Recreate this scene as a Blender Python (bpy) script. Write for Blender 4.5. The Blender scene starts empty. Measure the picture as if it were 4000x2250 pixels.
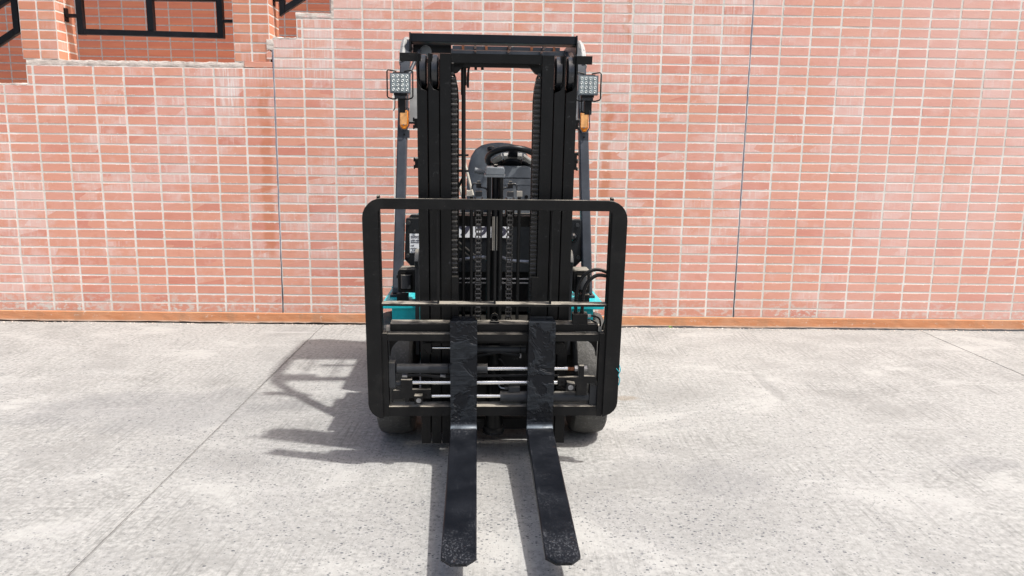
import bpy, bmesh, math, random
from mathutils import Vector, Matrix
random.seed(7)
scene = bpy.context.scene
COL = scene.collection
R = math.radians

# ------------------------------------------------------------------ camera
cam_d = bpy.data.cameras.new('camera'); cam = bpy.data.objects.new('camera', cam_d); COL.objects.link(cam)
cam_d.sensor_width = 36; cam_d.lens = 27.0; cam_d.clip_end = 500
CAMP = Vector((1.833288, -6.410856, 1.47372))
PITCH, ROLL, YAW = 0.1767, 0.0135, 0.0166
def w2c_T(v):      # camera frame (x right, y forward, z up, before roll) -> world
    x, y, z = v
    y, z = math.cos(PITCH)*y + math.sin(PITCH)*z, -math.sin(PITCH)*y + math.cos(PITCH)*z
    return Vector((math.cos(YAW)*x + math.sin(YAW)*y, -math.sin(YAW)*x + math.cos(YAW)*y, z))
cr, sr = math.cos(ROLL), math.sin(ROLL)
right, up, fwd = w2c_T((cr, 0, sr)), w2c_T((-sr, 0, cr)), w2c_T((0, 1, 0))
cam.matrix_world = Matrix(((right.x, up.x, -fwd.x, CAMP.x), (right.y, up.y, -fwd.y, CAMP.y), (right.z, up.z, -fwd.z, CAMP.z), (0, 0, 0, 1)))
scene.camera = cam

# ------------------------------------------------------------------ light
SUN = Vector((0.455, -0.205, 1.0)).normalized()
world = bpy.data.worlds.new('World'); scene.world = world; world.use_nodes = True
wn = world.node_tree; bg = wn.nodes['Background']
sky = wn.nodes.new('ShaderNodeTexSky'); sky.sky_type = 'NISHITA'; sky.sun_disc = False
sky.sun_elevation = math.asin(SUN.z); sky.sun_rotation = math.atan2(SUN.x, SUN.y)
sky.air_density = 1.0; sky.dust_density = 5.5; sky.ozone_density = 0.6
wn.links.new(sky.outputs[0], bg.inputs[0]); bg.inputs[1].default_value = 0.15
sl = bpy.data.lights.new('sun', 'SUN'); sl.energy = 4.0; sl.angle = R(1.6); sl.color = (1.0, 0.97, 0.925)
so = bpy.data.objects.new('sun', sl); COL.objects.link(so)
so.rotation_euler = SUN.to_track_quat('Z', 'Y').to_euler(); so.location = (6, -4, 9)
vs = scene.view_settings
vs.view_transform = 'Standard'; vs.look = 'None'; vs.gamma = 1; vs.use_curve_mapping = False; vs.exposure = 0.33
scene.cycles.max_bounces = 6; scene.cycles.diffuse_bounces = 4; scene.cycles.glossy_bounces = 3

# ------------------------------------------------------------------ material helpers
class NT:
    def __init__(s, name):
        s.m = bpy.data.materials.new(name); s.m.use_nodes = True
        s.t = s.m.node_tree; s.b = s.t.nodes['Principled BSDF']
    def n(s, typ, **k):
        nd = s.t.nodes.new(typ)
        for a, v in k.items(): setattr(nd, a, v)
        return nd
    def l(s, a, b): s.t.links.new(a, b)
    def set(s, sock, v):
        if hasattr(v, 'is_linked') or hasattr(v, 'links'): s.l(v, sock)
        else: sock.default_value = v
    def math(s, op, a, b=0.0, c=0.0, clamp=False):
        nd = s.n('ShaderNodeMath', operation=op, use_clamp=clamp)
        s.set(nd.inputs[0], a); s.set(nd.inputs[1], b)
        if op in ('MULTIPLY_ADD', 'COMPARE'): s.set(nd.inputs[2], c)
        return nd.outputs[0]
    def mix(s, f, a, b, mode='MIX'):
        nd = s.n('ShaderNodeMix', data_type='RGBA', blend_type=mode)
        s.set(nd.inputs[0], f)
        for i, v in ((6, a), (7, b)):
            if isinstance(v, tuple): v = v if len(v) == 4 else (*v, 1)
            s.set(nd.inputs[i], v)
        return nd.outputs[2]
    def ramp(s, f, lo, hi, a=0.0, b=1.0):
        nd = s.n('ShaderNodeMapRange', interpolation_type='SMOOTHSTEP')
        s.set(nd.inputs[0], f); nd.inputs[1].default_value = lo; nd.inputs[2].default_value = hi
        nd.inputs[3].default_value = a; nd.inputs[4].default_value = b
        return nd.outputs[0]
    def pos(s): return s.n('ShaderNodeNewGeometry').outputs['Position']
    def obj(s): return s.n('ShaderNodeTexCoord').outputs['Object']
    def scale(s, v, sc, loc=(0, 0, 0)):
        nd = s.n('ShaderNodeMapping'); s.l(v, nd.inputs[0]); nd.inputs['Scale'].default_value = sc; nd.inputs['Location'].default_value = loc
        return nd.outputs[0]
    def noise(s, v, sc, det=3, rough=.55, dist=0.0):
        nd = s.n('ShaderNodeTexNoise'); s.l(v, nd.inputs['Vector']); nd.inputs['Scale'].default_value = sc
        nd.inputs['Detail'].default_value = det; nd.inputs['Roughness'].default_value = rough; nd.inputs['Distortion'].default_value = dist
        return nd.outputs['Fac']
    def voro(s, v, sc, feature='F1', rnd=1.0):
        nd = s.n('ShaderNodeTexVoronoi', feature=feature); s.l(v, nd.inputs['Vector']); nd.inputs['Scale'].default_value = sc
        nd.inputs['Randomness'].default_value = rnd
        return nd
    def bump(s, h, st=.3, d=.01):
        nd = s.n('ShaderNodeBump'); s.l(h, nd.inputs['Height']); nd.inputs['Strength'].default_value = st; nd.inputs['Distance'].default_value = d
        s.l(nd.outputs[0], s.b.inputs['Normal']); return nd
    def fin(s, col=None, rough=None, metal=None, spec=None):
        if col is not None:
            if isinstance(col, tuple): col = (*col, 1) if len(col) == 3 else col
            s.set(s.b.inputs['Base Color'], col)
        if rough is not None: s.set(s.b.inputs['Roughness'], rough)
        if metal is not None: s.set(s.b.inputs['Metallic'], metal)
        if spec is not None: s.set(s.b.inputs['Specular IOR Level'], spec)
        return s.m

BW, BH, Z0 = 0.24, 0.0772, 0.0941          # brick module of the big wall, top of the plinth
MAT = {}

def brick_material(name, bw, bh, x0, z0, cols, eff=1.0, wall=True, back=False):
    t = NT(name); p = t.pos()
    sep = t.n('ShaderNodeSeparateXYZ'); t.l(p, sep.inputs[0]); X, Y, Z = sep.outputs
    ix = t.math('FLOOR', t.math('DIVIDE', t.math('SUBTRACT', X, x0), bw))
    iz = t.math('FLOOR', t.math('DIVIDE', t.math('SUBTRACT', Z, z0), bh))
    iy = t.math('FLOOR', t.math('DIVIDE', Y, .15))
    cb = t.n('ShaderNodeCombineXYZ'); t.l(ix, cb.inputs[0]); t.l(iz, cb.inputs[1]); t.l(iy, cb.inputs[2])
    wnz = t.n('ShaderNodeTexWhiteNoise', noise_dimensions='3D'); t.l(cb.outputs[0], wnz.inputs['Vector'])
    rnd = wnz.outputs['Value']; rc = t.n('ShaderNodeSeparateColor'); t.l(wnz.outputs['Color'], rc.inputs[0])
    r1, r2, r3 = rc.outputs
    # per-brick shifted coordinates, so the marks differ brick by brick
    off = t.n('ShaderNodeVectorMath', operation='MULTIPLY_ADD'); t.l(wnz.outputs['Color'], off.inputs[0])
    off.inputs[1].default_value = (9, 9, 9); t.l(p, off.inputs[2]); q = off.outputs[0]
    a, b, c = cols
    col = t.mix(r1, a, b)
    col = t.mix(t.ramp(r2, .72, 1.0), col, c)
    if wall: col = t.mix(t.ramp(t.noise(t.scale(p, (1, 1, 1.3)), .9, 2), .47, .62, 0, .6), col, (.72, .37, .305))
    bands = t.noise(t.scale(q, (5, 5, 42)), 1.0, 4, .6, .6)
    col = t.mix(t.ramp(bands, .45, .72, 0, .35), col, t.mix(.5, col, (.70, .38, .27)))
    col = t.mix(t.ramp(t.noise(q, 14, 4), .5, .75, 0, .45), col, t.mix(.6, col, (.58, .22, .14)))
    if eff > 0:
        # lime bloom: patchy over the wall, in films and runs on single bricks
        reg = t.ramp(t.noise(t.scale(p, (1.0, 1, .8)), 1.25, 4), .28, .72)
        streak = t.noise(t.scale(q, (48, 48, 2.2)), 1.0, 3, .6)
        film = t.noise(q, 7.5, 5, .62)
        amt = t.math('ADD', t.math('MULTIPLY', reg, .78), t.math('MULTIPLY', t.math('POWER', r3, 2.2), .55))
        f1 = t.ramp(t.math('ADD', film, t.math('MULTIPLY', amt, .6)), .80, 1.20, 0, .72 * eff)
        f2 = t.math('MULTIPLY', t.ramp(streak, .5, .72), t.ramp(amt, .58, .95, 0, .60 * eff))
        col = t.mix(f1, col, (.78, .55, .49))
        col = t.mix(f2, col, (.80, .70, .66))
        fl = t.math('MULTIPLY', t.ramp(t.noise(q, 38, 4, .7), .60, .68), t.ramp(amt, .5, .8, 0, .5 * eff))
        col = t.mix(fl, col, (.78, .70, .64))
    if wall:
        # crusted lowest courses
        low = t.math('MULTIPLY', t.ramp(Z, .12, .30, 1, 0), t.ramp(t.noise(t.scale(p, (1, 1, 1.6)), 16, 5, .7), .47, .60))
        low = t.math('MULTIPLY', low, t.ramp(t.noise(t.scale(p, (1, 1, .2)), 1.3, 2), .36, .56))
        col = t.mix(t.ramp(Z, .1, .33, .45, 0), col, t.mix(.55, col, (.42, .15, .11)))
        col = t.mix(low, col, (.63, .60, .54))
        # paler, pinker right-hand stretch
        col = t.mix(t.math('MULTIPLY', t.ramp(X, 3.2, 6.2, 0, .62), t.ramp(t.noise(p, 1.2, 2), .3, .6, .4, 1)), col, (.77, .51, .455))
        # wet runs below the stair and behind the mast
        for xc, wd, za, zb in ((-.085, .060, .62, 1.95), (2.70, .048, 1.05, 1.85), (2.845, .030, 2.35, 2.95)):
            wob = t.math('MULTIPLY', t.math('SUBTRACT', t.noise(t.scale(p, (.1, .1, 1)), 7.5, 4), .5), .16)
            d = t.math('ABSOLUTE', t.math('ADD', t.math('SUBTRACT', X, xc), wob))
            m = t.math('MULTIPLY', t.ramp(d, wd * .40, wd, 1.0, 0), t.ramp(t.math('ADD', Z, t.math('MULTIPLY', wob, 2)), za - .1, za + .05))
            m = t.math('MULTIPLY', t.math('MULTIPLY', m, t.ramp(t.noise(t.scale(p, (.3, .3, 1)), 6, 3), .34, .52, .45, 1)), t.ramp(Z, zb - .1, zb + .25, 1, 0))
            col = t.mix(m, col, t.mix(.68, col, (.56, .20, .10)))
        for xa, xb, za, zb, k in ((-.46, -.27, 1.70, 2.09, 1.0), (.24, .50, 1.95, 2.52, .6), (.0, .24, 1.95, 2.33, .45), (-.25, -.02, 1.93, 2.09, .5), (3.0, 3.8, 2.2, 2.9, .35), (2.6, 3.1, 1.9, 2.8, .3)):
            m = t.math('MULTIPLY', t.math('MULTIPLY', t.ramp(X, xa, xa + .04), t.ramp(X, xb - .04, xb, 1, 0)), t.math('MULTIPLY', t.ramp(Z, za, za + .15), t.ramp(Z, zb, zb + .02, 1, 0)))
            run = t.ramp(t.noise(t.scale(p, (75, 75, 3.0)), 1.0, 3, .65), .46, .60)
            col = t.mix(t.math('MULTIPLY', m, t.math('MULTIPLY_ADD', run, .65*k, .22*k)), col, (.82, .74, .70))
    if wall:
        fx = t.math('PINGPONG', t.math('SUBTRACT', X, x0), bw/2); fz = t.math('PINGPONG', t.math('SUBTRACT', Z, z0), bh/2)
        de = t.math('SUBTRACT', t.math('MINIMUM', fx, fz), t.math('MULTIPLY', t.ramp(t.noise(p, 30, 4, .7), .48, .78), .012))
        col = t.mix(t.ramp(de, .0045, .0070, .8, 0), col, (.74, .66, .59))
    h = t.math('ADD', t.math('MULTIPLY', t.noise(t.scale(q, (1, 1, 3)), 22, 4, .6), .6), t.math('MULTIPLY', t.noise(q, 130, 3), .4))
    t.bump(h, .35, .004)
    return t.fin(col, t.ramp(t.noise(q, 9, 3), .3, .7, .62, .85), spec=.3)

MAT['brick'] = brick_material('fired_brick', BW, BH, 0, Z0, ((.70, .325, .232), (.72, .350, .250), (.64, .258, .190)))
MAT['brick_pillar'] = brick_material('pillar_brick', .1445, .0745, -1.9925, 2.145, ((.62, .27, .165), (.60, .235, .15), (.66, .31, .20)), .45, False)
MAT['brick_back'] = brick_material('stairwell_brick', .234, .0785, -2.5, 2.395, ((.64, .225, .130), (.60, .205, .125), (.66, .245, .135)), 0, False)

def simple(name, col, rough=.6, metal=0, spec=.5, noise_sc=None, amt=.25, bump=None):
    t = NT(name); c = (*col, 1)
    if noise_sc:
        f = t.noise(t.obj(), noise_sc, 5, .6)
        c = t.mix(t.ramp(f, .3, .7), tuple(x*(1-amt) for x in col), tuple(min(1, x*(1+amt)) for x in col))
        if bump: t.bump(f, bump, .003)
    return t.fin(c, rough, metal, spec)

def mortar():
    t = NT('mortar'); p = t.pos()
    f = t.noise(p, 2.0, 4, .6); g = t.noise(p, 60, 4, .7)
    col = t.mix(t.ramp(f, .35, .65), (.80, .76, .70), (.66, .615, .55))
    col = t.mix(t.ramp(g, .45, .75, 0, .5), col, (.84, .80, .74))
    t.bump(g, .4, .003)
    return t.fin(col, .9, spec=.2)
MAT['mortar'] = mortar()
MAT['mortar_back'] = simple('stairwell_mortar', (.48, .46, .44), .9, 0, .2, 30, .15, .3)
def render_patch():
    t = NT('rough_cement'); p = t.pos()
    f = t.noise(t.scale(p, (1, 1, 2)), 14, 6, .65)
    col = t.mix(t.ramp(f, .38, .62), (.55, .47, .41), (.74, .66, .59))
    t.bump(f, .9, .012); return t.fin(col, .9, spec=.2)
MAT['cement'] = render_patch()
def plinth_mat():
    t = NT('orange_painted_plinth'); p = t.pos()
    f = t.noise(t.scale(p, (4, 4, 30)), 1.2, 4, .6); g = t.noise(p, 3, 4)
    col = t.mix(t.ramp(f, .35, .7), (.58, .245, .115), (.64, .295, .150))
    col = t.mix(t.ramp(g, .45, .7, 0, .5), col, (.62, .34, .21))
    sep = t.n('ShaderNodeSeparateXYZ'); t.l(p, sep.inputs[0])
    col = t.mix(t.ramp(sep.outputs[2], .014, .026, .75, 0), col, (.72, .58, .46))
    dirt = t.math('MULTIPLY', t.ramp(t.noise(t.scale(p, (1, 1, .35)), 5.5, 5, .65), .48, .68), .55)
    col = t.mix(dirt, col, (.44, .24, .14))
    col = t.mix(t.math('MULTIPLY', t.ramp(t.noise(p, 26, 5, .7), .60, .67), .6), col, (.66, .56, .47))
    t.bump(t.noise(t.scale(p, (1, 1, 3)), 45, 4), .4, .005)
    return t.fin(col, .75, spec=.3)
MAT['plinth'] = plinth_mat()

def concrete():
    t = NT('broomed_concrete'); p = t.pos()
    rot = t.n('ShaderNodeMapping'); t.l(p, rot.inputs[0]); rot.inputs['Rotation'].default_value = (0, 0, R(1.5))
    big = t.noise(p, .75, 4, .6); mid = t.noise(p, 3.6, 5, .62); fine = t.noise(p, 38, 5, .72); grit = t.noise(p, 170, 2, .6)
    broom = t.noise(t.scale(rot.outputs[0], (95, 2.2, 1)), 1.0, 2, .5)
    worn = t.ramp(t.math('ADD', t.math('MULTIPLY', big, .7), t.math('MULTIPLY', mid, .45)), .50, .68)   # 1 = top skin worn off
    sep = t.n('ShaderNodeSeparateXYZ'); t.l(p, sep.inputs[0])
    zone = t.math('MULTIPLY', t.ramp(sep.outputs[0], 2.6, 3.9, 1, .22), t.ramp(sep.outputs[1], -2.7, -1.3, 1, .30))
    worn = t.math('MULTIPLY', worn, zone)
    col = t.mix(t.ramp(mid, .3, .72), (.228, .228, .218), (.307, .307, .294))
    col = t.mix(t.ramp(big, .40, .60, 0, .65), col, (.314, .314, .300))
    col = t.mix(t.ramp(fine, .40, .68, 0, .75), col, (.415, .414, .396))
    col = t.mix(t.ramp(fine, .47, .33, 0, .45), col, (.15, .149, .144))
    col = t.mix(t.math('MULTIPLY', t.ramp(broom, .50, .66), t.math('MULTIPLY', t.math('SUBTRACT', 1, worn), t.ramp(t.noise(p, 2.2, 3), .38, .6, .25, 1))), col, t.mix(.33, col, (.08, .08, .078)))
    col = t.mix(t.math('MULTIPLY', worn, .35), col, (.195, .194, .192))
    blot = t.noise(t.scale(p, (1, 1.5, 1)), 1.35, 5, .65, .4)
    col = t.mix(t.ramp(blot, .50, .66, 0, .40), col, (.196, .195, .187))
    col = t.mix(t.ramp(blot, .46, .34, 0, .55), col, (.400, .399, .381))
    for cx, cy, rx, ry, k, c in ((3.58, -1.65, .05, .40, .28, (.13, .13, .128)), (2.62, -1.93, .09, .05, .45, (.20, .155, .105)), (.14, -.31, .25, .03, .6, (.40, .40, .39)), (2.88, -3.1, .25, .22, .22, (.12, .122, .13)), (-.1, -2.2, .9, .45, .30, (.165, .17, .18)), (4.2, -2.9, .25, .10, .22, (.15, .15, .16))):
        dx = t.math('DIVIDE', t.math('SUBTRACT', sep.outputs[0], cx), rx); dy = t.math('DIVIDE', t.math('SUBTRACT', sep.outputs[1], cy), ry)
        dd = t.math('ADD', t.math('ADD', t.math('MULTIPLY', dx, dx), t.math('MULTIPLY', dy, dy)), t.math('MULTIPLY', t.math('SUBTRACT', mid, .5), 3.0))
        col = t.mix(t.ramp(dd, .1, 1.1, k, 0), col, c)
    # bare aggregate
    v = t.voro(t.scale(p, (1, 1.35, .3)), 62); rs = t.n('ShaderNodeSeparateColor'); t.l(v.outputs['Color'], rs.inputs[0])
    keep = t.math('LESS_THAN', rs.outputs[0], t.math('MULTIPLY_ADD', worn, .46, .006))
    st = t.math('MULTIPLY', keep, t.math('LESS_THAN', t.math('ADD', v.outputs['Distance'], t.math('MULTIPLY', t.math('SUBTRACT', grit, .5), .5)), t.math('MULTIPLY_ADD', rs.outputs[1], .34, .10)))
    col = t.mix(t.math('MULTIPLY', st, .85), col, t.mix(rs.outputs[2], (.045, .050, .062), (.15, .155, .165)))
    v2 = t.voro(p, 130); r2 = t.n('ShaderNodeSeparateColor'); t.l(v2.outputs['Color'], r2.inputs[0])
    s2 = t.math('MULTIPLY', t.math('LESS_THAN', r2.outputs[0], t.math('MULTIPLY_ADD', worn, .40, .02)), t.math('LESS_THAN', v2.outputs['Distance'], .45))
    col = t.mix(t.math('MULTIPLY', s2, .7), col, t.mix(r2.outputs[1], (.075, .078, .085), (.40, .395, .38)))
    col = t.mix(t.math('MULTIPLY', t.ramp(t.noise(t.scale(p, (1, 2.2, 1)), 1.7, 4, .6), .60, .70), .35), col, (.36, .355, .345))
    h = t.math('ADD', t.math('MULTIPLY', fine, .6), t.math('MULTIPLY', broom, .22))
    t.bump(h, .7, .006)
    return t.fin(col, .88, spec=.25)
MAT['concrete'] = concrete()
MAT['joint_fill'] = simple('joint_filler', (.205, .203, .197), .85, 0, .2, 20, .3, .3)
MAT['hole_shade'] = simple('hole_shade_black', (.012, .011, .010), .95, 0, .1)  # near-black that paints in the shade of bolt holes and recesses
def sealant():
    t = NT('joint_sealant'); p = t.pos(); sep = t.n('ShaderNodeSeparateXYZ'); t.l(p, sep.inputs[0])
    f = t.noise(p, 9, 3)
    col = t.mix(t.ramp(t.math('ADD', sep.outputs[2], t.math('MULTIPLY', f, .3)), .42, .95), (.055, .055, .07), (.23, .235, .28))
    return t.fin(col, .6)
MAT['sealant'] = sealant()

DUST = (.31, .285, .24)
def paint(name, base, rough=.42, dust=.5, scuff=.25, sc_col=(.10, .105, .11), spec=.22, fine=1.0, bump=.12):
    t = NT(name); o = t.obj(); g = t.n('ShaderNodeNewGeometry'); sep = t.n('ShaderNodeSeparateXYZ'); t.l(g.outputs['Normal'], sep.inputs[0])
    n1 = t.noise(o, 7, 5, .65); n2 = t.noise(o, 60*fine, 5, .7); n3 = t.noise(t.scale(o, (8, 8, 90)), 1.0, 3, .6)
    col = t.mix(t.ramp(n1, .3, .7), tuple(x*.8 for x in base), tuple(x*1.25 for x in base))
    sc = t.math('MULTIPLY', t.ramp(n2, .60, .70), t.ramp(n1, .45, .62, 0, scuff))
    col = t.mix(sc, col, sc_col)
    col = t.mix(t.math('MULTIPLY', t.ramp(n3, .68, .76), scuff*.5), col, sc_col)
    if dust > 0:
        top = t.math('MULTIPLY', t.ramp(sep.outputs[2], .55, .95), t.ramp(t.noise(o, 11, 4, .6), .34, .56, .15*dust, min(dust, .92)))
        film = t.math('ADD', top, t.ramp(n1, .5, .8, 0, dust*.05))
        col = t.mix(film, col, DUST)
        rough = t.math('MULTIPLY_ADD', top, .4, rough, clamp=True)
    t.bump(t.math('ADD', n2, t.math('MULTIPLY', t.noise(o, 240, 2), .3)), bump, .003)
    return t.fin(col, rough, spec=spec)
MAT['dusty'] = paint('dusty_black_paint', (.0070, .0072, .0076), .5, 1.6, .30)
MAT['black'] = paint('black_paint', (.0070, .0072, .0076), .46, .75, .30)
MAT['mast'] = paint('mast_black_paint', (.0055, .0060, .0066), .40, .08, .55)
MAT['blackclean'] = paint('guard_black_paint', (.0058, .0068, .0090), .34, .1, .10)
MAT['pillar'] = paint('dark_grey_enamel', (.040, .046, .056), .38, .18, .25, (.10, .11, .12))
MAT['greycover'] = paint('sunlit_light_grey', (.34, .34, .33), .45, .1, .12, (.5, .5, .48))
MAT['teal'] = paint('turquoise_enamel', (.020, .46, .51), .34, .12, .10, (.02, .16, .18))
MAT['plastic'] = paint('charcoal_plastic', (.155, .170, .183), .38, .10, .10, (.11, .12, .13))
MAT['cowl'] = paint('cowl_black_paint', (.012, .014, .0165), .30, .25, .35, (.06, .07, .08))
MAT['rod'] = simple('chrome_rod', (.80, .80, .79), .24, 1.0)
MAT['steel'] = simple('worn_steel', (.30, .31, .33), .35, 1.0, .5, 30, .3)
MAT['rust'] = simple('rusty_steel', (.20, .075, .035), .8, 0, .3, 60, .5, .5)
MAT['cyl'] = paint('cylinder_paint', (.034, .037, .041), .34, .55, .2, (.09, .09, .09))
MAT['rubberhose'] = paint('hose_rubber', (.010, .010, .010), .48, .35, .1)
MAT['chain'] = paint('greasy_chain', (.016, .0155, .015), .34, .25, .7, (.16, .15, .13), .6, 2.0, .5)
MAT['amber'] = simple('amber_lens', (.85, .25, .02), .18, 0, .5, 25, .25)
MAT['amberpale'] = simple('sun_faded_amber_lens', (.78, .40, .15), .3, 0, .5, 40, .22)
MAT['led'] = simple('led_reflector', (.50, .53, .52), .25, .3)
MAT['lens'] = simple('lamp_backing', (.31, .36, .365), .25, .1, .5, 80, .25)
MAT['paper'] = simple('white_paper', (.80, .82, .84), .55)
MAT['ink'] = simple('dark_ink', (.045, .045, .07), .6)
MAT['beige'] = simple('beige_lever', (.40, .375, .32), .45, 0, .5, 20, .15)
MAT['seat'] = paint('seat_vinyl', (.072, .083, .096), .46, .05, .05, (.06, .065, .07), bump=.25)
MAT['glass'] = simple('horn_glass', (.01, .011, .013), .08)
MAT['leaf'] = simple('weed_leaf', (.16, .30, .05), .5)
MAT['plastic_teal'] = simple('turquoise_twine', (.01, .40, .48), .5)
def rubber():
    t = NT('worn_tyre_rubber'); o = t.obj(); n1 = t.noise(o, 5, 4, .6); n2 = t.noise(o, 70, 5, .7)
    col = t.mix(t.ramp(n1, .35, .65), (.042, .042, .040), (.072, .070, .064))
    col = t.mix(t.ramp(n2, .5, .72, 0, .55), col, (.17, .17, .165))
    t.bump(n2, .7, .005); return t.fin(col, .62, spec=.45)
MAT['rubber'] = rubber()
def forkmat(name, kind):
    t = NT(name); o = t.obj(); sep = t.n('ShaderNodeSeparateXYZ'); t.l(o, sep.inputs[0])
    n1 = t.noise(o, 6, 4, .6); n2 = t.noise(t.scale(o, (1, .7, 1)), 150, 5, .75); n3 = t.noise(o, 28, 5, .65)
    base = t.mix(t.ramp(n1, .3, .7), (.0042, .0052, .0075), (.0075, .0090, .0125))
    if kind == 'blade':
        tip = t.ramp(sep.outputs[1], -1.02, -.62, 1, 0)          # bare speckle where pallets scrape the end
        heel = t.ramp(sep.outputs[1], -.28, -.06, 0, .8)
        area = t.math('ADD', t.math('MULTIPLY', t.math('MAXIMUM', tip, heel), t.ramp(n1, .40, .60)), t.ramp(t.noise(o, 4.3, 3), .56, .72, 0, .55), clamp=True)
        base = t.mix(t.math('MULTIPLY', t.ramp(n2, .53, .60), t.math('MULTIPLY', area, .65)), base, (.095, .100, .11))
        base = t.mix(t.math('MULTIPLY', t.math('MULTIPLY', t.ramp(n3, .66, .72), area), .6), base, (.17, .085, .05))
        scr = t.noise(t.scale(o, (70, 1.1, 70)), 1.0, 3, .6)
        base = t.mix(t.math('MULTIPLY', t.ramp(scr, .60, .68), t.ramp(n1, .40, .65, 0, .55)), base, (.045, .048, .054))
        band = t.math('MULTIPLY', t.ramp(sep.outputs[1], -.021, -.014, 0, 1), t.ramp(sep.outputs[1], -.009, -.004, 1, 0))     # sky highlight on the heel curve, painted as a lighter strip
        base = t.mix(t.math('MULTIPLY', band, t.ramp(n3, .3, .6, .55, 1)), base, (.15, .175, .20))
        t.bump(n2, .15, .003); return t.fin(base, t.ramp(n1, .3, .7, .32, .46), spec=.25)
    sm = t.noise(t.scale(o, (9, 9, 34)), 1.0, 6, .62, 1.6)
    z = sep.outputs[2]; rough_low = t.ramp(z, .30, .42, 1, 0)
    pt = t.ramp(t.noise(o, 7.5, 4, .6, .8), .46, .54)
    base = t.mix(t.math('MULTIPLY', pt, t.ramp(sm, .40, .62, .35, .9)), base, (.026, .031, .037))
    base = t.mix(t.math('MULTIPLY', t.ramp(n2, .62, .68), .4), base, (.07, .078, .088))
    h = t.math('ADD', t.math('MULTIPLY', t.math('MULTIPLY_ADD', sm, .8, .5), pt), t.math('MULTIPLY', t.noise(o, 42, 5, .7), t.math('MULTIPLY_ADD', rough_low, 1.2, .2)))
    t.bump(h, .8, .006); return t.fin(base, .42, spec=.25)
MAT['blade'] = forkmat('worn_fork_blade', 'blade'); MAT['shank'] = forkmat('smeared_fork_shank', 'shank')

# ------------------------------------------------------------------ mesh helpers
def tag(o, label=None, cat=None, group=None, kind=None):
    if label: o['label'] = label
    if cat: o['category'] = cat
    if group: o['group'] = group
    if kind: o['kind'] = kind
    return o
def link(name, mesh, parent=None):
    o = bpy.data.objects.new(name, mesh); COL.objects.link(o)
    if parent: o.parent = parent
    return o
def empty(name, loc=(0, 0, 0), rz=0):
    o = bpy.data.objects.new(name, None); COL.objects.link(o); o.location = loc; o.rotation_euler = (0, 0, rz); o.empty_display_size = .2
    return o
IDENT = lambda a, b, c: Vector((a, b, c))

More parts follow.
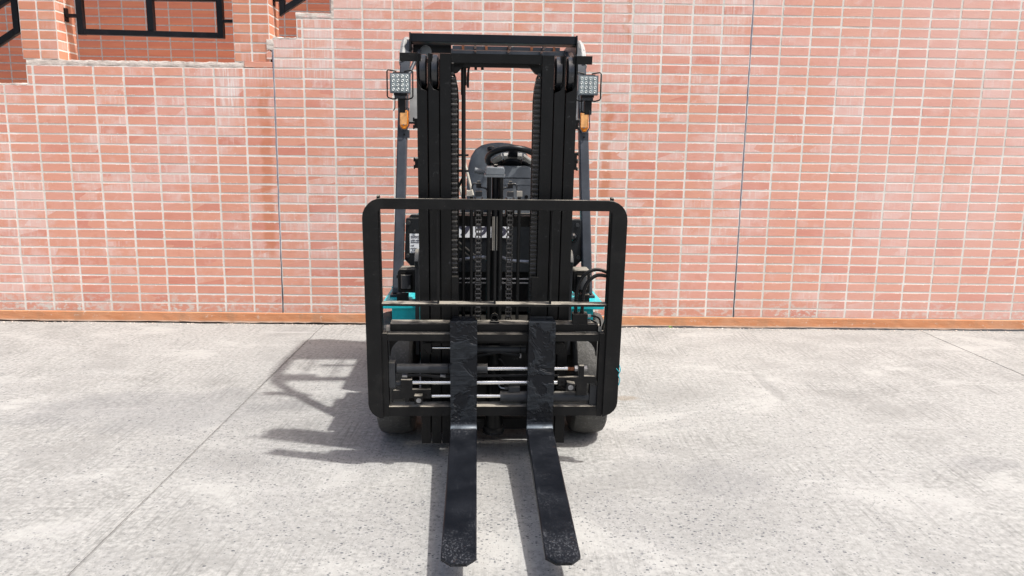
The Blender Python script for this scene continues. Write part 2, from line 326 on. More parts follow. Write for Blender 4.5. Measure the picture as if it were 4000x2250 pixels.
class MB:
    def __init__(s, xf=IDENT): s.bm = bmesh.new(); s.xf = xf
    def _v(s, pts): return [s.bm.verts.new(s.xf(*p)) for p in pts]
    def _bev(s, faces, bev, seg=1):
        if bev:
            es = list({e for f in faces for e in f.edges if len(e.link_faces) == 2 and e.calc_face_angle(0) > .5})
            bmesh.ops.bevel(s.bm, geom=es, offset=bev, segments=seg, affect='EDGES', profile=.5, clamp_overlap=True)
    def box(s, a, b, c, bev=.0018, seg=1):
        (a0, a1), (b0, b1), (c0, c1) = sorted(a), sorted(b), sorted(c)
        v = s._v([(x, y, z) for z in (c0, c1) for y in (b0, b1) for x in (a0, a1)])
        f = [s.bm.faces.new([v[i] for i in q]) for q in ((0, 2, 3, 1), (4, 5, 7, 6), (0, 1, 5, 4), (2, 6, 7, 3), (0, 4, 6, 2), (1, 3, 7, 5))]
        s._bev(f, bev, seg); return s
    def prism(s, poly, c0, c1, bev=.0015, axis=2):
        def P(p, c): return (p[0], p[1], c) if axis == 2 else ((c, p[0], p[1]) if axis == 0 else (p[0], c, p[1]))
        a = s._v([P(p, c0) for p in poly]); b = s._v([P(p, c1) for p in poly]); n = len(poly)
        f = [s.bm.faces.new(a[::-1]), s.bm.faces.new(b)]
        f += [s.bm.faces.new([a[i], a[(i+1) % n], b[(i+1) % n], b[i]]) for i in range(n)]
        bmesh.ops.recalc_face_normals(s.bm, faces=f)
        s._bev(f, bev); return s
    def tube(s, pts, r, seg=12, closed=False):
        P = [s.xf(*p) for p in pts]; n = len(P); rings = []
        rr = r if isinstance(r, (list, tuple)) else [r]*n
        prev = None
        for i in range(n):
            if closed: d = P[(i+1) % n] - P[i-1]
            else: d = P[min(i+1, n-1)] - P[max(i-1, 0)]
            d.normalize()
            if prev is None: x = d.orthogonal().normalized()
            else: x = (prev - d*prev.dot(d)).normalized()
            prev = x; y = d.cross(x)
            rings.append([s.bm.verts.new(P[i] + (x*math.cos(k*2*math.pi/seg) + y*math.sin(k*2*math.pi/seg))*rr[i]) for k in range(seg)])
        f = []
        for i in range(n if closed else n-1):
            a, b = rings[i], rings[(i+1) % n]
            for k in range(seg): f.append(s.bm.faces.new([a[k], a[(k+1) % seg], b[(k+1) % seg], b[k]]))
        if not closed: f += [s.bm.faces.new(rings[0][::-1]), s.bm.faces.new(rings[-1])]
        for q in f: q.smooth = True
        return s
    def cyl(s, p, q, r, seg=20): return s.tube([p, q], r, seg)
    def lathe(s, c, prof, axis='x', seg=48, rfun=None):       # prof: (along axis, radius)
        rings = []
        for (t, r) in prof:
            ring = []
            for k in range(seg):
                a = 2*math.pi*k/seg; q = r + (rfun(t, a, k) if rfun else 0)
                d = (t, q*math.cos(a), q*math.sin(a)) if axis == 'x' else ((q*math.cos(a), t, q*math.sin(a)) if axis == 'y' else (q*math.cos(a), q*math.sin(a), t))
                ring.append(s.bm.verts.new(s.xf(c[0]+d[0], c[1]+d[1], c[2]+d[2])))
            rings.append(ring)
        f = []
        for a, b in zip(rings, rings[1:]):
            for k in range(seg): f.append(s.bm.faces.new([a[k], a[(k+1) % seg], b[(k+1) % seg], b[k]]))
        f += [s.bm.faces.new(rings[0][::-1]), s.bm.faces.new(rings[-1])]
        for q in f: q.smooth = True
        bmesh.ops.recalc_face_normals(s.bm, faces=f); return s
    def sweep(s, path, wa, wb, bev=.006):                     # box section along a path lying in the (b,c) plane; wa = width along a, wb = thickness
        n = len(path); rings = []
        for i, (a, b, c) in enumerate(path):
            p0 = path[max(i-1, 0)]; p1 = path[min(i+1, n-1)]
            d = Vector((0, p1[1]-p0[1], p1[2]-p0[2])).normalized(); nrm = Vector((0, -d.z, d.y)); h = wb/2
            k = bev
            sec = [(-wa/2+k, -h), (wa/2-k, -h), (wa/2, -h+k), (wa/2, h-k), (wa/2-k, h), (-wa/2+k, h), (-wa/2, h-k), (-wa/2, -h+k)]
            rings.append([s.bm.verts.new(s.xf(a+x, b+nrm.y*y, c+nrm.z*y)) for x, y in sec])
        f = []
        for a, b in zip(rings, rings[1:]):
            for k in range(8): f.append(s.bm.faces.new([a[k], a[(k+1) % 8], b[(k+1) % 8], b[k]]))
        f += [s.bm.faces.new(rings[0][::-1]), s.bm.faces.new(rings[-1])]
        for q in f: q.smooth = True
        bmesh.ops.recalc_face_normals(s.bm, faces=f); return s
    def mesh(s, name, mat, ang=38):
        bmesh.ops.recalc_face_normals(s.bm, faces=s.bm.faces[:])
        m = bpy.data.meshes.new(name); s.bm.to_mesh(m); s.bm.free()
        m.materials.append(MAT[mat] if isinstance(mat, str) else mat)
        for p in m.polygons: p.use_smooth = True
        m.set_sharp_from_angle(angle=R(ang)); return m
    def done(s, name, mat, parent=None, ang=38): return link(name, s.mesh(name, mat, ang), parent)

def arc(cx, cy, r, a0, a1, n=7): return [(cx + r*math.cos(R(a0 + (a1-a0)*i/(n-1))), cy + r*math.sin(R(a0 + (a1-a0)*i/(n-1)))) for i in range(n)]
def spline(pts, n=8):
    out = []; P = [Vector(p) for p in pts]
    for i in range(len(P)-1):
        p0 = P[max(i-1, 0)]; p1, p2 = P[i], P[i+1]; p3 = P[min(i+2, len(P)-1)]
        for k in range(n):
            t = k/n
            out.append(tuple(.5*((2*p1) + (p2-p0)*t + (2*p0-5*p1+4*p2-p3)*t*t + (3*p1-p0-3*p2+p3)*t**3)))
    out.append(tuple(P[-1])); return out

# ------------------------------------------------------------------ ground
YW = -0.012
def slab(x0, x1, y0, name='concrete_slab'):
    bm = bmesh.new(); n = max(8, int((x1-x0)/.05)) if x1-x0 < 12 else 160
    xs = [x0 + (x1-x0)*i/n for i in range(n+1)]
    tp, bt, fr = [], [], []
    for x in xs:
        j = YW - .006 + .010*math.sin(x*9.1+1)*math.sin(x*3.7) + random.uniform(-.006, .004)
        tp.append(bm.verts.new((x, j, random.uniform(-.002, .002)))); bt.append(bm.verts.new((x, j, -.15)))
    f0 = [bm.verts.new((x, -.25, 0)) for x in xs]; f1 = [bm.verts.new((x, y0, 0)) for x in xs]; f2 = [bm.verts.new((x, y0, -.15)) for x in xs]
    for i in range(n):
        bm.faces.new([f0[i], f0[i+1], tp[i+1], tp[i]]); bm.faces.new([f1[i], f1[i+1], f0[i+1], f0[i]])
        bm.faces.new([tp[i], tp[i+1], bt[i+1], bt[i]]); bm.faces.new([f2[i], f2[i+1], f1[i+1], f1[i]])
    for k in (0, n):
        q = [bt[k], tp[k], f0[k], f1[k], f2[k]]; bm.faces.new(q)
    bmesh.ops.recalc_face_normals(bm, faces=bm.faces[:])
    m = bpy.data.meshes.new(name); bm.to_mesh(m); bm.free(); m.materials.append(MAT['concrete'])
    return m
g = MB(); g.box((-60, 60), (-70, 8), (-.5, -.16), 0)
ground = g.done('ground', 'joint_fill'); tag(ground, 'pale grey concrete yard in front of the brick wall', kind='structure')
pav = empty('pavement'); tag(pav, 'sunlit pale concrete pavement of three slabs with tooled joints', kind='structure')
for a, b in ((-40, .340), (.352, 5.444), (5.452, 45)):
    o = link('concrete_slab', slab(a, b, -38), pav)
# joints lean a little against the wall, so the fillers do too
for x, w in ((.346, .0115), (5.448, .008)):
    MB().box((x-w/2, x+w/2), (-37.9, -.02), (-.12, -.004 if w > .01 else -.008), 0).done('joint_filler', 'joint_fill', pav)

# ------------------------------------------------------------------ brick wall in three bays
JT = .0150
def brick_mesh(name, w, h, d, mat, seed):
    rn = random.Random(seed); bm = bmesh.new(); c = .0035
    j = lambda s=.0012: rn.uniform(-s, s)
    hw, hh = w/2, h/2
    ring = [(-hw+c, -hh), (hw-c, -hh), (hw, -hh+c), (hw, hh-c), (hw-c, hh), (-hw+c, hh), (-hw, hh-c), (-hw, -hh+c)]
    fr = [bm.verts.new((x*.988+j(.0016), j(.0003), z*.962+j(.0016))) for x, z in ring]
    md = [bm.verts.new((x+j(), .0018, z+j())) for x, z in ring]
    bk = [bm.verts.new((x, d, z)) for x, z in ring]
    bm.faces.new(fr)
    for a, b in ((fr, md), (md, bk)):
        for k in range(8): bm.faces.new([a[k], a[(k+1) % 8], b[(k+1) % 8], b[k]])
    bmesh.ops.recalc_face_normals(bm, faces=bm.faces[:])
    m = bpy.data.meshes.new(name); bm.to_mesh(m); bm.free(); m.materials.append(MAT[mat]); return m
BRK = [brick_mesh('brick', BW-JT, BH-JT, .03, 'brick', k) for k in range(6)]
_cut = {}
def cut_mesh(w, h, mat='brick'):
    k = (round(w, 3), round(h, 3), mat)
    if k not in _cut: _cut[k] = brick_mesh('brick', w, h, .03, mat, hash(k) % 999)
    return _cut[k]
def joined(name, items, mat):           # many bricks as one mesh
    cache, V, F = {}, [], []
    for me, loc in items:
        if me.name not in cache: cache[me.name] = ([v.co.copy() for v in me.vertices], [tuple(p.vertices) for p in me.polygons])
        vs_, fs = cache[me.name]; n0 = len(V)
        V += [tuple(v + loc) for v in vs_]; F += [tuple(i + n0 for i in f) for f in fs]
    m = bpy.data.meshes.new(name); m.from_pydata(V, [], F); m.materials.append(MAT[mat]); return m
def col_top(i):                 # how many whole courses stand in column i
    if i < -9: return 24
    if i == -9: return 24
    if i < 0: return 26
    if i == 0: return 29
    if i == 1: return 31
    return 40
def wall_z(j): return Z0 + j*BH
def hidden(x, z):               # wholly behind the truck as seen in the photograph
    px = 2000 + (x-1.833)*468 - 30; py = 1237 - (z-.094)*490
    return 1640 < px < 2280 and 560 < py
CANDS = {}
def bay(i0, i1, label, plinth_x):
    root = empty('brick_wall', ((i0+i1)*BW/2, 0, 0)); tag(root, label, 'brick wall', 'bays of the long brick wall', 'thing'); off = Vector(root.location)
    cells = [(i, j) for i in range(i0, i1) for j in range(col_top(i))]
    def score(c):
        x, z = (c[0]+.5)*BW, wall_z(c[1]+.5)
        inv = -2.35 < x < 6.0 and z < 2.72
        return (0 if inv and not hidden(x, z) else (1 if inv else 2), (Vector((x, 0, z)) - CAMP).length)
    cells.sort(key=score)
    rest = []
    for k, (i, j) in enumerate(cells):
        rn = random.Random(i*977+j*31)
        loc = Vector(((i+.5)*BW + rn.uniform(-.0015, .0015), rn.uniform(-.0007, .0003), wall_z(j+.5) + rn.uniform(-.0012, .0012)))
        me = BRK[rn.randrange(6)]
        if k < 300:
            o = link('brick', me, root); o.location = loc - off
            o.rotation_euler = (0, rn.uniform(-.006, .006), rn.uniform(-.003, .003))
        else:
            rest.append((me, loc - off))
    if rest: tag(link('further_bricks', joined('further_bricks', rest, 'brick'), root), kind='stuff')
    # backing with the recessed joints: one stepped outline per bay
    pts = [(i0*BW, .06)]
    for i in range(i0, i1):
        zt = wall_z(col_top(i)) - (0 if i < 2 else .004)
        xa = {-8: -1.972, 1: .194}.get(i, i*BW); xb = {-9: -1.972, 0: .194}.get(i, (i+1)*BW)
        pts += [(xa, zt), (xb, zt)]
    pts += [(i1*BW, .06)]
    out = []
    for p in pts:
        if not out or (abs(out[-1][0]-p[0]) + abs(out[-1][1]-p[1])) > 1e-6: out.append(p)
    b = MB(lambda a, bb, c: Vector((a, c, bb)) - off); b.prism(out, .0015, .28, 0); b.done('mortar_backing', 'mortar', root)
    x0, x1 = plinth_x
    bm = bmesh.new(); n = int((x1-x0)/.06); L = []
    for k in range(n+1):
        x = x0 + (x1-x0)*k/n; z0 = .0105 + random.uniform(-.003, .003) + .003*math.sin(x*4.3)
        L.append([bm.verts.new(Vector(q) - off) for q in ((x, -.0015, Z0+.001), (x, -.007, Z0-.006), (x, -.007+random.uniform(-.0015, .0015), .045), (x, -.008, z0), (x, .0015, z0))])
    for a, c in zip(L, L[1:]):
        for k in range(4): bm.faces.new([a[k], a[k+1], c[k+1], c[k]])
    for e in (L[0], L[-1]): bm.faces.new(e)
    bmesh.ops.recalc_face_normals(bm, faces=bm.faces[:])
    m = bpy.data.meshes.new('plinth'); bm.to_mesh(m); bm.free(); m.materials.append(MAT['plinth']); link('plinth', m, root)
    return root
bayL = bay(-34, 0, 'low left bay of the brick wall under the stair landing and railing', (-34*BW, 0))
bayM = bay(0, 16, 'middle bay of the brick wall, directly behind the black forklift', (0, 16*BW))
bayR = bay(16, 40, 'pale pinkish right bay of the brick wall beyond the dark joint', (16*BW, 40*BW))
def seal(x, z1, root):
    off = Vector(root.location); z = Z0; pts = []
    while z < z1:
        pts.append((x + random.uniform(-.0012, .0012), .004, z)); z += .07
    pts.append((x, .004, z1))
    b = MB(lambda a, bb, c: Vector((a, bb, c)) - off); b.tube(pts, [.0060 + random.uniform(-.0012, .0012) for _ in pts], 8); b.done('joint_sealant', 'sealant', root)
seal(-.001, wall_z(28)-.01, bayM); seal(16*BW, wall_z(40), bayR)
# cut bricks, cement patches and the cement bed on top of the low bay
offL, offM = Vector(bayL.location), Vector(bayM.location)
def cut(x0, x1, z0, z1, root, y=0):
    o = link('brick', cut_mesh(x1-x0, z1-z0), root); o.location = Vector(((x0+x1)/2, y, (z0+z1)/2)) - Vector(root.location)
cut(-.232, -.008, wall_z(26)+.006, 2.150, bayL)
for j in (24, 25): cut(-1.962, -1.929, wall_z(j)+.008, wall_z(j+1)-.008, bayL)
for j in (29, 30): cut(.203, .232, wall_z(j)+.009, wall_z(j+1)-.008, bayM)
cut(-.052, -.010, 2.170, 2.232, bayL)
def rough_bed(x0, x1, z0, z1, y0, y1, root, name='cement_bed', amp=.008, step=.03, zb=.006):
    off = Vector(root.location); bm = bmesh.new(); n = max(3, int((x1-x0)/step)); rn = random.Random(int(x0*1000)); L = []
    for k in range(n+1):
        x = x0 + (x1-x0)*k/n; a = rn.uniform(-amp, amp); b = rn.uniform(-zb, zb); c = rn.uniform(-.004, .004)
        L.append([bm.verts.new(Vector(q) - off) for q in ((x, y1, z1+c), (x, y0+abs(a)*.6, z1+c), (x, y0-.002+a*.3, (z0+z1)/2+b), (x, y0+abs(a)*.5, z0+b), (x, y1, z0+b))])
    for p, q in zip(L, L[1:]):
        for k in range(5): bm.faces.new([p[k], p[(k+1) % 5], q[(k+1) % 5], q[k]])
    for e in (L[0], L[-1]): bm.faces.new(e)
    bmesh.ops.recalc_face_normals(bm, faces=bm.faces[:])
    m = bpy.data.meshes.new(name); bm.to_mesh(m); bm.free(); m.materials.append(MAT['cement']); m.shade_smooth(); m.set_sharp_from_angle(angle=R(50)); return link(name, m, root)
rough_bed(-1.965, -.235, wall_z(26)-.002, 2.143, .000, .27, bayL)
rough_bed(-8.1, -1.972, wall_z(24)-.004, wall_z(24)+.010, .002, .27, bayL)
rough_bed(-.048, .010, 2.243, 2.325, .000, .2, bayM, amp=.004)
rough_bed(.19, .49, wall_z(31)+.001, 2.530, .000, .27, bayM, zb=.003)
rough_bed(.005, .19, wall_z(29)-.004, wall_z(29)+.008, .001, .27, bayM, zb=.002)
cut(.236, .470, wall_z(31)+.010, 2.512, bayM, -.001)
MB(lambda a, b, c: Vector((a, b, c)) - offM).box((.475, .494), (-.001, .27), (wall_z(31)+.004, wall_z(40)), 0).done('cement_edge', 'cement', bayM)

# ------------------------------------------------------------------ stair behind the low bay
def pillar_thing(x0, label, zb=2.145, top=3.4):
    root = empty('brick_pillar', (x0+.1445, .15, zb)); tag(root, label, 'pillar', 'brick pillars of the stair', 'thing'); off = Vector(root.location)
    MB(lambda a, b, c: Vector((a, b, c)) - off).box((x0+.002, x0+.287), (.0065, .287), (zb, top), 0).done('mortar_core', 'mortar', root)
    hh, rows = .0745, int((top-zb)/.0745)
    for j in range(rows):
        z = zb + (j+.5)*hh
        for k in range(2):
            o = link('brick', cut_mesh(.1305, .0615, 'brick_pillar'), root); o.location = Vector((x0+.0722+k*.1445, .004 + random.uniform(-.001, .001), z)) - off
            for sx in (1, -1):
                o = link('brick', cut_mesh(.1305, .0615, 'brick_pillar'), root); o.rotation_euler = (0, 0, R(90)*sx)
                o.location = Vector((x0 + (.289 - .0002 if sx > 0 else .0002), .074 + .1445*k, z)) - off
    return root
pillar_thing(-1.992, 'sunlit brick pillar left of the landing railing')
pillar_thing(-.3405+.029, 'brick pillar right of the landing railing, beside the stepped wall')
# stairwell back wall
root = empty('brick_wall', (-1.2, 1.8, 0)); tag(root, 'shaded brick wall seen behind the black stair railings', 'brick wall', None, 'thing'); off = Vector(root.location)
YB, bw2, bh2 = 1.8, .234, .0785
MB(lambda a, b, c: Vector((a, b, c)) - off).box((-9, 2.4), (YB+.003, YB+.2), (0, 4.88), 0).done('mortar_backing', 'mortar_back', root)
BB = [brick_mesh('brick', bw2-.013, bh2-.012, .03, 'brick_back', 50+k) for k in range(3)]
cells = [(i, j) for i in range(-27, 21) for j in range(-28, 30)]
def sc2(c):
    x, z = -2.49+(c[0]+.5)*bw2, 2.449+(c[1]+.5)*bh2
    return (0 if (-3.6 < x < .4 and 1.9 < z < 3.1) else 1, (Vector((x, YB, z))-CAMP).length)
cells.sort(key=sc2); rest = []
for k, (i, j) in enumerate(cells):
    loc = Vector((-2.49+(i+.5)*bw2, YB, 2.449+(j+.5)*bh2)) - off; me = BB[(i*7+j*3) % 3]
    if k < 300: link('brick', me, root).location = loc
    else: rest.append((me, loc))
tag(link('further_bricks', joined('further_bricks', rest, 'brick_back'), root), kind='stuff')
# landing and flights (mostly out of sight), then the added shading slab
st = empty('staircase', (-1, 1, 0)); tag(st, 'concrete stair landing hidden behind the low brick bay', 'staircase', None, 'thing'); off = Vector(st.location)
L = lambda a, b, c: Vector((a, b, c)) - off
MB(L).box((-2.0, .05), (.285, 1.79), (1.72, 1.86), .004).done('landing', 'cement', st)
for k in range(9):
    MB(L).box((-2.0-.28*(k+1), -2.0-.28*k-.002), (.285, 1.79), (1.70-.16*k, 1.86-.16*(k+1)+.01), .004).done('step', 'cement', st)
    MB(L).box((.052+.28*k, .05+.28*(k+1)), (.285, 1.79), (1.74+.16*k, 1.86+.16*(k+1)), .004).done('step', 'cement', st)
can = MB().box((-6, 9.0), (1.0, 3.0), (4.90, 5.05), .004).done('stair_shade_slab', 'cement'); tag(can, kind='structure')  # added unseen slab, keeps sky light off the stairwell wall

# ------------------------------------------------------------------ railings
MAT['rail'] = paint('railing_black_paint', (.0075, .0082, .0105), .38, .25, .22)
YR = .15; T = .048
def railing(name_label, bars, loc):
    root = empty('stair_railing', loc); tag(root, name_label, 'railing', 'black steel stair railings', 'thing'); off = Vector(loc)
    for nm, kind, a in bars:
        b = MB(lambda x, y, z: Vector((x, y, z)) - off)
        if kind == 'box': b.box((a[0], a[1]), (YR-T/2, YR+T/2), (a[2], a[3]), .003)
        else: b.prism(a, YR-T/2+.001, YR+T/2-.001, .002, axis=1)
        b.done(nm, 'rail', root)
    return root
railing('flat black steel railing panel between the two brick pillars', [
    ('post', 'box', (-1.605, -1.557, 2.355, 3.2)), ('post', 'box', (-.479, -.431, 2.343, 3.2)),
    ('bottom_rail', 'prism', [(-1.556, 2.357), (-.480, 2.344), (-.480, 2.388), (-1.556, 2.401)]),
    ('middle_post', 'box', (-1.040, -.990, 2.395, 3.15)),
    ('middle_rail', 'box', (-1.556, -1.041, 2.640, 2.676)), ('middle_rail', 'box', (-.989, -.480, 2.630, 2.668)),
    ('top_rail', 'box', (-1.62, -.42, 3.201, 3.25)),
    ('bracket', 'box', (-1.700, -1.606, 2.490, 2.515)), ('bracket_plate', 'box', (-1.7025, -1.690, 2.455, 2.560)),
    ('bracket', 'box', (-.430, -.314, 2.468, 2.490))], (-1.02, YR, 2.35))
def para(x0, z0, x1, z1, t): return [(x0, z0), (x1, z1), (x1, z1+t), (x0, z0+t)]
railing('black steel railing sloping down at the far left edge', [
    ('post', 'prism', [(-2.122, 2.338), (-2.072, 2.368), (-2.072, 3.2), (-2.122, 3.17)]),
    ('bottom_rail', 'prism', para(-3.2, 2.338-.63*1.077, -2.123, 2.338, .058)),
    ('middle_rail', 'prism', para(-3.2, 2.625-.63*1.077, -2.123, 2.618, .045)),
    ('top_rail', 'prism', para(-3.2, 3.17-.63*1.077, -2.123, 3.165, .05)),
    ('post', 'prism', [(-3.25, 1.64), (-3.201, 1.67), (-3.201, 2.55), (-3.25, 2.52)])], (-2.6, YR, 2.0))
railing('black steel railing sloping up right of the second pillar', [
    ('post', 'prism', [(.028, 2.522), (.072, 2.555), (.072, 3.3), (.028, 3.27)]),
    ('bottom_rail', 'prism', para(.073, 2.553, 1.1, 2.553+.63*1.027, .055)),
    ('top_rail', 'prism', para(.073, 3.28, 1.1, 3.28+.63*1.027, .05)),
    ('bracket', 'box', (-.022, .027, 2.640, 2.662)), ('bracket_plate', 'box', (-.0225, -.012, 2.605, 2.69))], (.5, YR, 2.5))

# cement crumbs and grit lying along the crack
rn = random.Random(5); b = MB()
for _ in range(420):
    x = rn.uniform(-2.6, 6.4); y = -.02 - abs(rn.gauss(0, .03)); r = rn.uniform(.002, .0065)
    q = bmesh.ops.create_icosphere(b.bm, subdivisions=1, radius=r)['verts']
    for v in q: v.co = Vector((x + v.co.x*rn.uniform(.9, 1.5), y + v.co.y*rn.uniform(.8, 1.3), r*.35 + v.co.z*.6))
grit = b.done('grit', 'cement'); tag(grit, 'pale cement crumbs scattered along the foot of the wall', 'grit', kind='stuff')

# ------------------------------------------------------------------ weed at the wall foot
wd = empty('weed', (3.30, -.022, 0)); tag(wd, 'tiny green weed in the crack at the wall foot', 'weed')
b = MB()
for k in range(7):
    a = k*2.4; l = .018 + .010*random.random(); d = Vector((math.cos(a), math.sin(a)*.6, .7)).normalized(); s_ = d.cross(Vector((0, 0, 1))).normalized()*.005
    v = [b.bm.verts.new(q) for q in (Vector((0, 0, -.01)), d*l*.6 + s_, d*l, d*l*.6 - s_)]; b.bm.faces.new(v)
b.done('leaf_cluster', 'leaf', wd)

# ================================================================== FORKLIFT
PSI, TAU = R(1.78), R(4.75); ct, st_ = math.cos(TAU), math.sin(TAU)
FL = empty('forklift', (1.81631, -2.99565, 0), PSI)
tag(FL, 'black forklift with turquoise fenders, forks lowered towards the viewer', 'forklift')
def MM(u, v, n): return Vector((u, -n*ct - v*st_, .20283 - n*st_ + v*ct))     # mast frame: right, up the mast, towards the viewer
def mm(): return MB(MM)
def vv(): return MB(IDENT)                                                    # truck frame: right, back, up
def part(b, name, mat, parent=None, ang=38): return b.done(name, mat, parent or FL, ang)

# --- load backrest
poly = arc(-.495, .979, .087, 180, 90) + arc(.487, .979, .087, 90, 0) + arc(.505, .120, .069, 0, -75, 5) + [(.506, .046)] + [(.506, 1.007)] + [(.494, 1.019), (-.500, 1.019)] + [(-.514, 1.007), (-.514, .041), (-.520, .042)] + arc(-.508, .113, .073, -105, -180, 5)
br = part(mm().prism(poly, -.020, -.008, .0015), 'load_backrest', 'black')
for s, u in ((-1, -.514), (1, .506)):
    part(mm().box((u-.005, u+.005), (.052, 1.073), (-.066, -.0205), .001), 'flange', 'black', br)
part(mm().box((-.508, .500), (.584, .594), (-.060, -.010), .001), 'cross_bar', 'dusty', br)
for u in (-.257, -.004, .246): part(mm().box((u-.004, u+.004), (.595, 1.018), (-.050, -.014), .001), 'divider_bar', 'black', br)
# torn bit of turquoise twine caught on the right edge
part(mm().tube(spline([(.572, .31, -.014), (.580, .28, -.010), (.571, .255, -.009), (.580, .235, -.012), (.575, .205, -.010)], 5), .0020, 6).tube([(.574, .272, -.009), (.560, .290, -.006)], .0016, 5), 'twine', 'plastic_teal')

# --- carriage frame
cf = part(mm().box((-.488, .478), (.416, .449), (-.060, -.022), .002), 'carriage_frame', 'black')
part(mm().box((-.478, .469), (.452, .486), (-.122, -.054), .004), 'upper_hook_bar', 'dusty', cf)
part(mm().box((-.514, -.489), (.046, .452), (-.075, -.020), .002), 'side_plate', 'black', cf)
part(mm().box((.479, .503), (.046, .452), (-.075, -.020), .002), 'side_plate', 'black', cf)
part(mm().box((-.4885, .4785), (.048, .094), (-.082, -.022), .003), 'lower_bar', 'dusty', cf)
part(mm().box((-.498, -.4795), (.452, .468), (-.10, -.06), .002), 'stop_block', 'beige', cf)
part(mm().box((.476, .492), (.452, .475), (-.10, -.06), .002), 'stop_block', 'beige', cf)
for s, u in ((-1, -.4885), (1, .4785)):
    q = [(u, .415), (u - s*.088, .415)] + [(u - s*.085 + s*.080*math.sin(R(a)), .322 + .086*math.cos(R(a))) for a in (0, 15, 30, 45, 60, 75, 90)] + [(u, .322)]
    part(mm().prism(q, -.095, -.083, .001), 'gusset', 'black', cf)
part(mm().prism([(-.025, .486), (.020, .486), (.016, .494), (-.021, .494)], -.095, -.07, .001), 'eye_foot', 'black', cf)
ring = [(-.003 + .0165*math.cos(R(a)), .510 + .0165*math.sin(R(a)), -.082) for a in range(0, 360, 20)]
part(mm().tube(ring, .0050, 8, True), 'lifting_eye', 'black', cf)

# --- forks
for u0, u1 in ((-.204, -.082), (.151, .273)):
    fk = part(mm().box((u0, u1), (-.045, .512), (-.045, 0), .003, 2), 'fork', 'shank')
    b = mm()                                   # blade with the heel fillet, thinning towards a chamfered tip
    prof = [(0.0005, .026), (.006, .010), (.016, .002), (.035, -.001), (.15, -.001), (.60, -.001), (1.010, -.001), (1.048, -.003)]
    und = [(0.0005, -.0445), (.006, -.0445), (.016, -.0445), (.035, -.0445), (.15, -.044), (.60, -.030), (1.010, -.0175), (1.048, -.015)]
    L2 = []
    for (n_, vt), (_, vb) in zip(prof, und):
        a, c = u0, u1
        if n_ > 1.03: a, c = u0+.034, u1-.034
        e = .004
        L2.append(b._v([(a, vb, n_), (c, vb, n_), (c, vt-e, n_), (c-e, vt, n_), (a+e, vt, n_), (a, vt-e, n_)]))
    for p, q in zip(L2, L2[1:]):
        for k in range(6): b.bm.faces.new([p[k], p[(k+1) % 6], q[(k+1) % 6], q[k]])
    b.bm.faces.new(L2[0]); b.bm.faces.new(L2[-1])
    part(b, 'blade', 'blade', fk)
    part(mm().box((u0+.008, u1-.008), (.488, .515), (-.085, -.0455), .003), 'hook', 'shank', fk)

# --- fork positioner cylinders, rods and brackets
def rodp(u0, u1, v, n, r, name, mat, parent=None, seg=18): return part(mm().cyl((u0, v, n), (u1, v, n), r, seg), name, mat, parent)
cy = part(mm().tube([(-.456, .271, -.055), (-.452, .271, -.055), (-.450, .271, -.055), (-.040, .271, -.055)], [.017, .020, .0225, .0225], 24), 'positioner_cylinder', 'cyl')
rodp(-.0395, -.0335, .271, -.055, .024, 'gland', 'cyl', cy); rodp(-.033, .340, .271, -.055, .0095, 'piston_rod', 'rod', cy)
rodp(.3405, .3715, .269, -.055, .0085, 'rod_end', 'rust', cy)
rodp(.373, .386, .271, -.055, .0150, 'nut', 'steel', cy, 6); rodp(.4155, .431, .271, -.055, .0150, 'nut', 'steel', cy, 6)
part(mm().tube([(-.215 + 0, .271 + .0235*math.cos(R(a)), -.055 + .0235*math.sin(R(a))) for a in range(0, 360, 24)], .0022, 5, True), 'cable_tie', 'rubberhose', cy)
part(mm().box((-.487, -.4585), (.184, .304), (-.080, -.036), .003), 'end_block', 'cyl')
part(mm().cyl((-.458, .197, -.055), (-.434, .197, -.055), .013, 16), 'boss', 'cyl')
rodp(-.380, .300, .203, -.052, .0098, 'guide_rod', 'rod')
cy = part(mm().tube([(.036, .131, -.055), (.441, .131, -.055), (.443, .131, -.055), (.4445, .131, -.055)], [.0255, .0255, .023, .020], 24), 'positioner_cylinder', 'cyl')
rodp(-.292, .0355, .134, -.055, .0088, 'piston_rod', 'rod', cy); rodp(.027, .0357, .131, -.055, .026, 'gland', 'cyl', cy)
part(mm().box((.066, .118), (.160, .183), (-.070, -.040), .002), 'port_block', 'cyl', cy)
part(mm().tube(spline([(.018, .200, -.075), (.020, .185, -.070), (.030, .174, -.060), (.050, .172, -.056), (.065, .172, -.056)], 4), .0038, 8), 'port_pipe', 'steel', cy)
part(mm().cyl((.047, .172, -.056), (.0655, .172, -.056), .008, 6), 'pipe_nut', 'cyl', cy)
part(mm().box((.446, .4785), (.096, .197), (-.080, -.036), .003), 'end_block', 'cyl')
bk = part(mm().prism([(-.476, .160), (-.468, .172), (-.433, .172), (-.433, .224), (-.381, .224), (-.381, .176), (-.295, .176), (-.295, .132), (-.372, .132), (-.396, .132), (-.396, .114), (-.416, .114), (-.416, .132), (-.466, .126), (-.470, .112), (-.478, .112)], -.052, -.030, .001), 'positioner_bracket', 'black')
part(mm().box((-.369, -.333), (.119, .158), (-.0295, .004), .002), 'bolt_block', 'black', bk)
part(mm().cyl((-.349, .137, .0035), (-.349, .137, .007), .0115, 18), 'bolt', 'steel', bk); part(mm().cyl((-.317, .151, -.031), (-.317, .151, -.0285), .0065, 12), 'bolt_hole_shade', 'hole_shade', bk)
bk = part(mm().prism([(.292, .240), (.390, .244), (.390, .298), (.4125, .298), (.4125, .247), (.462, .247), (.470, .238), (.478, .215), (.478, .198), (.470, .198), (.464, .212), (.428, .212), (.428, .153), (.379, .153), (.379, .205), (.292, .203)], -.034, -.016, .001), 'positioner_bracket', 'black')
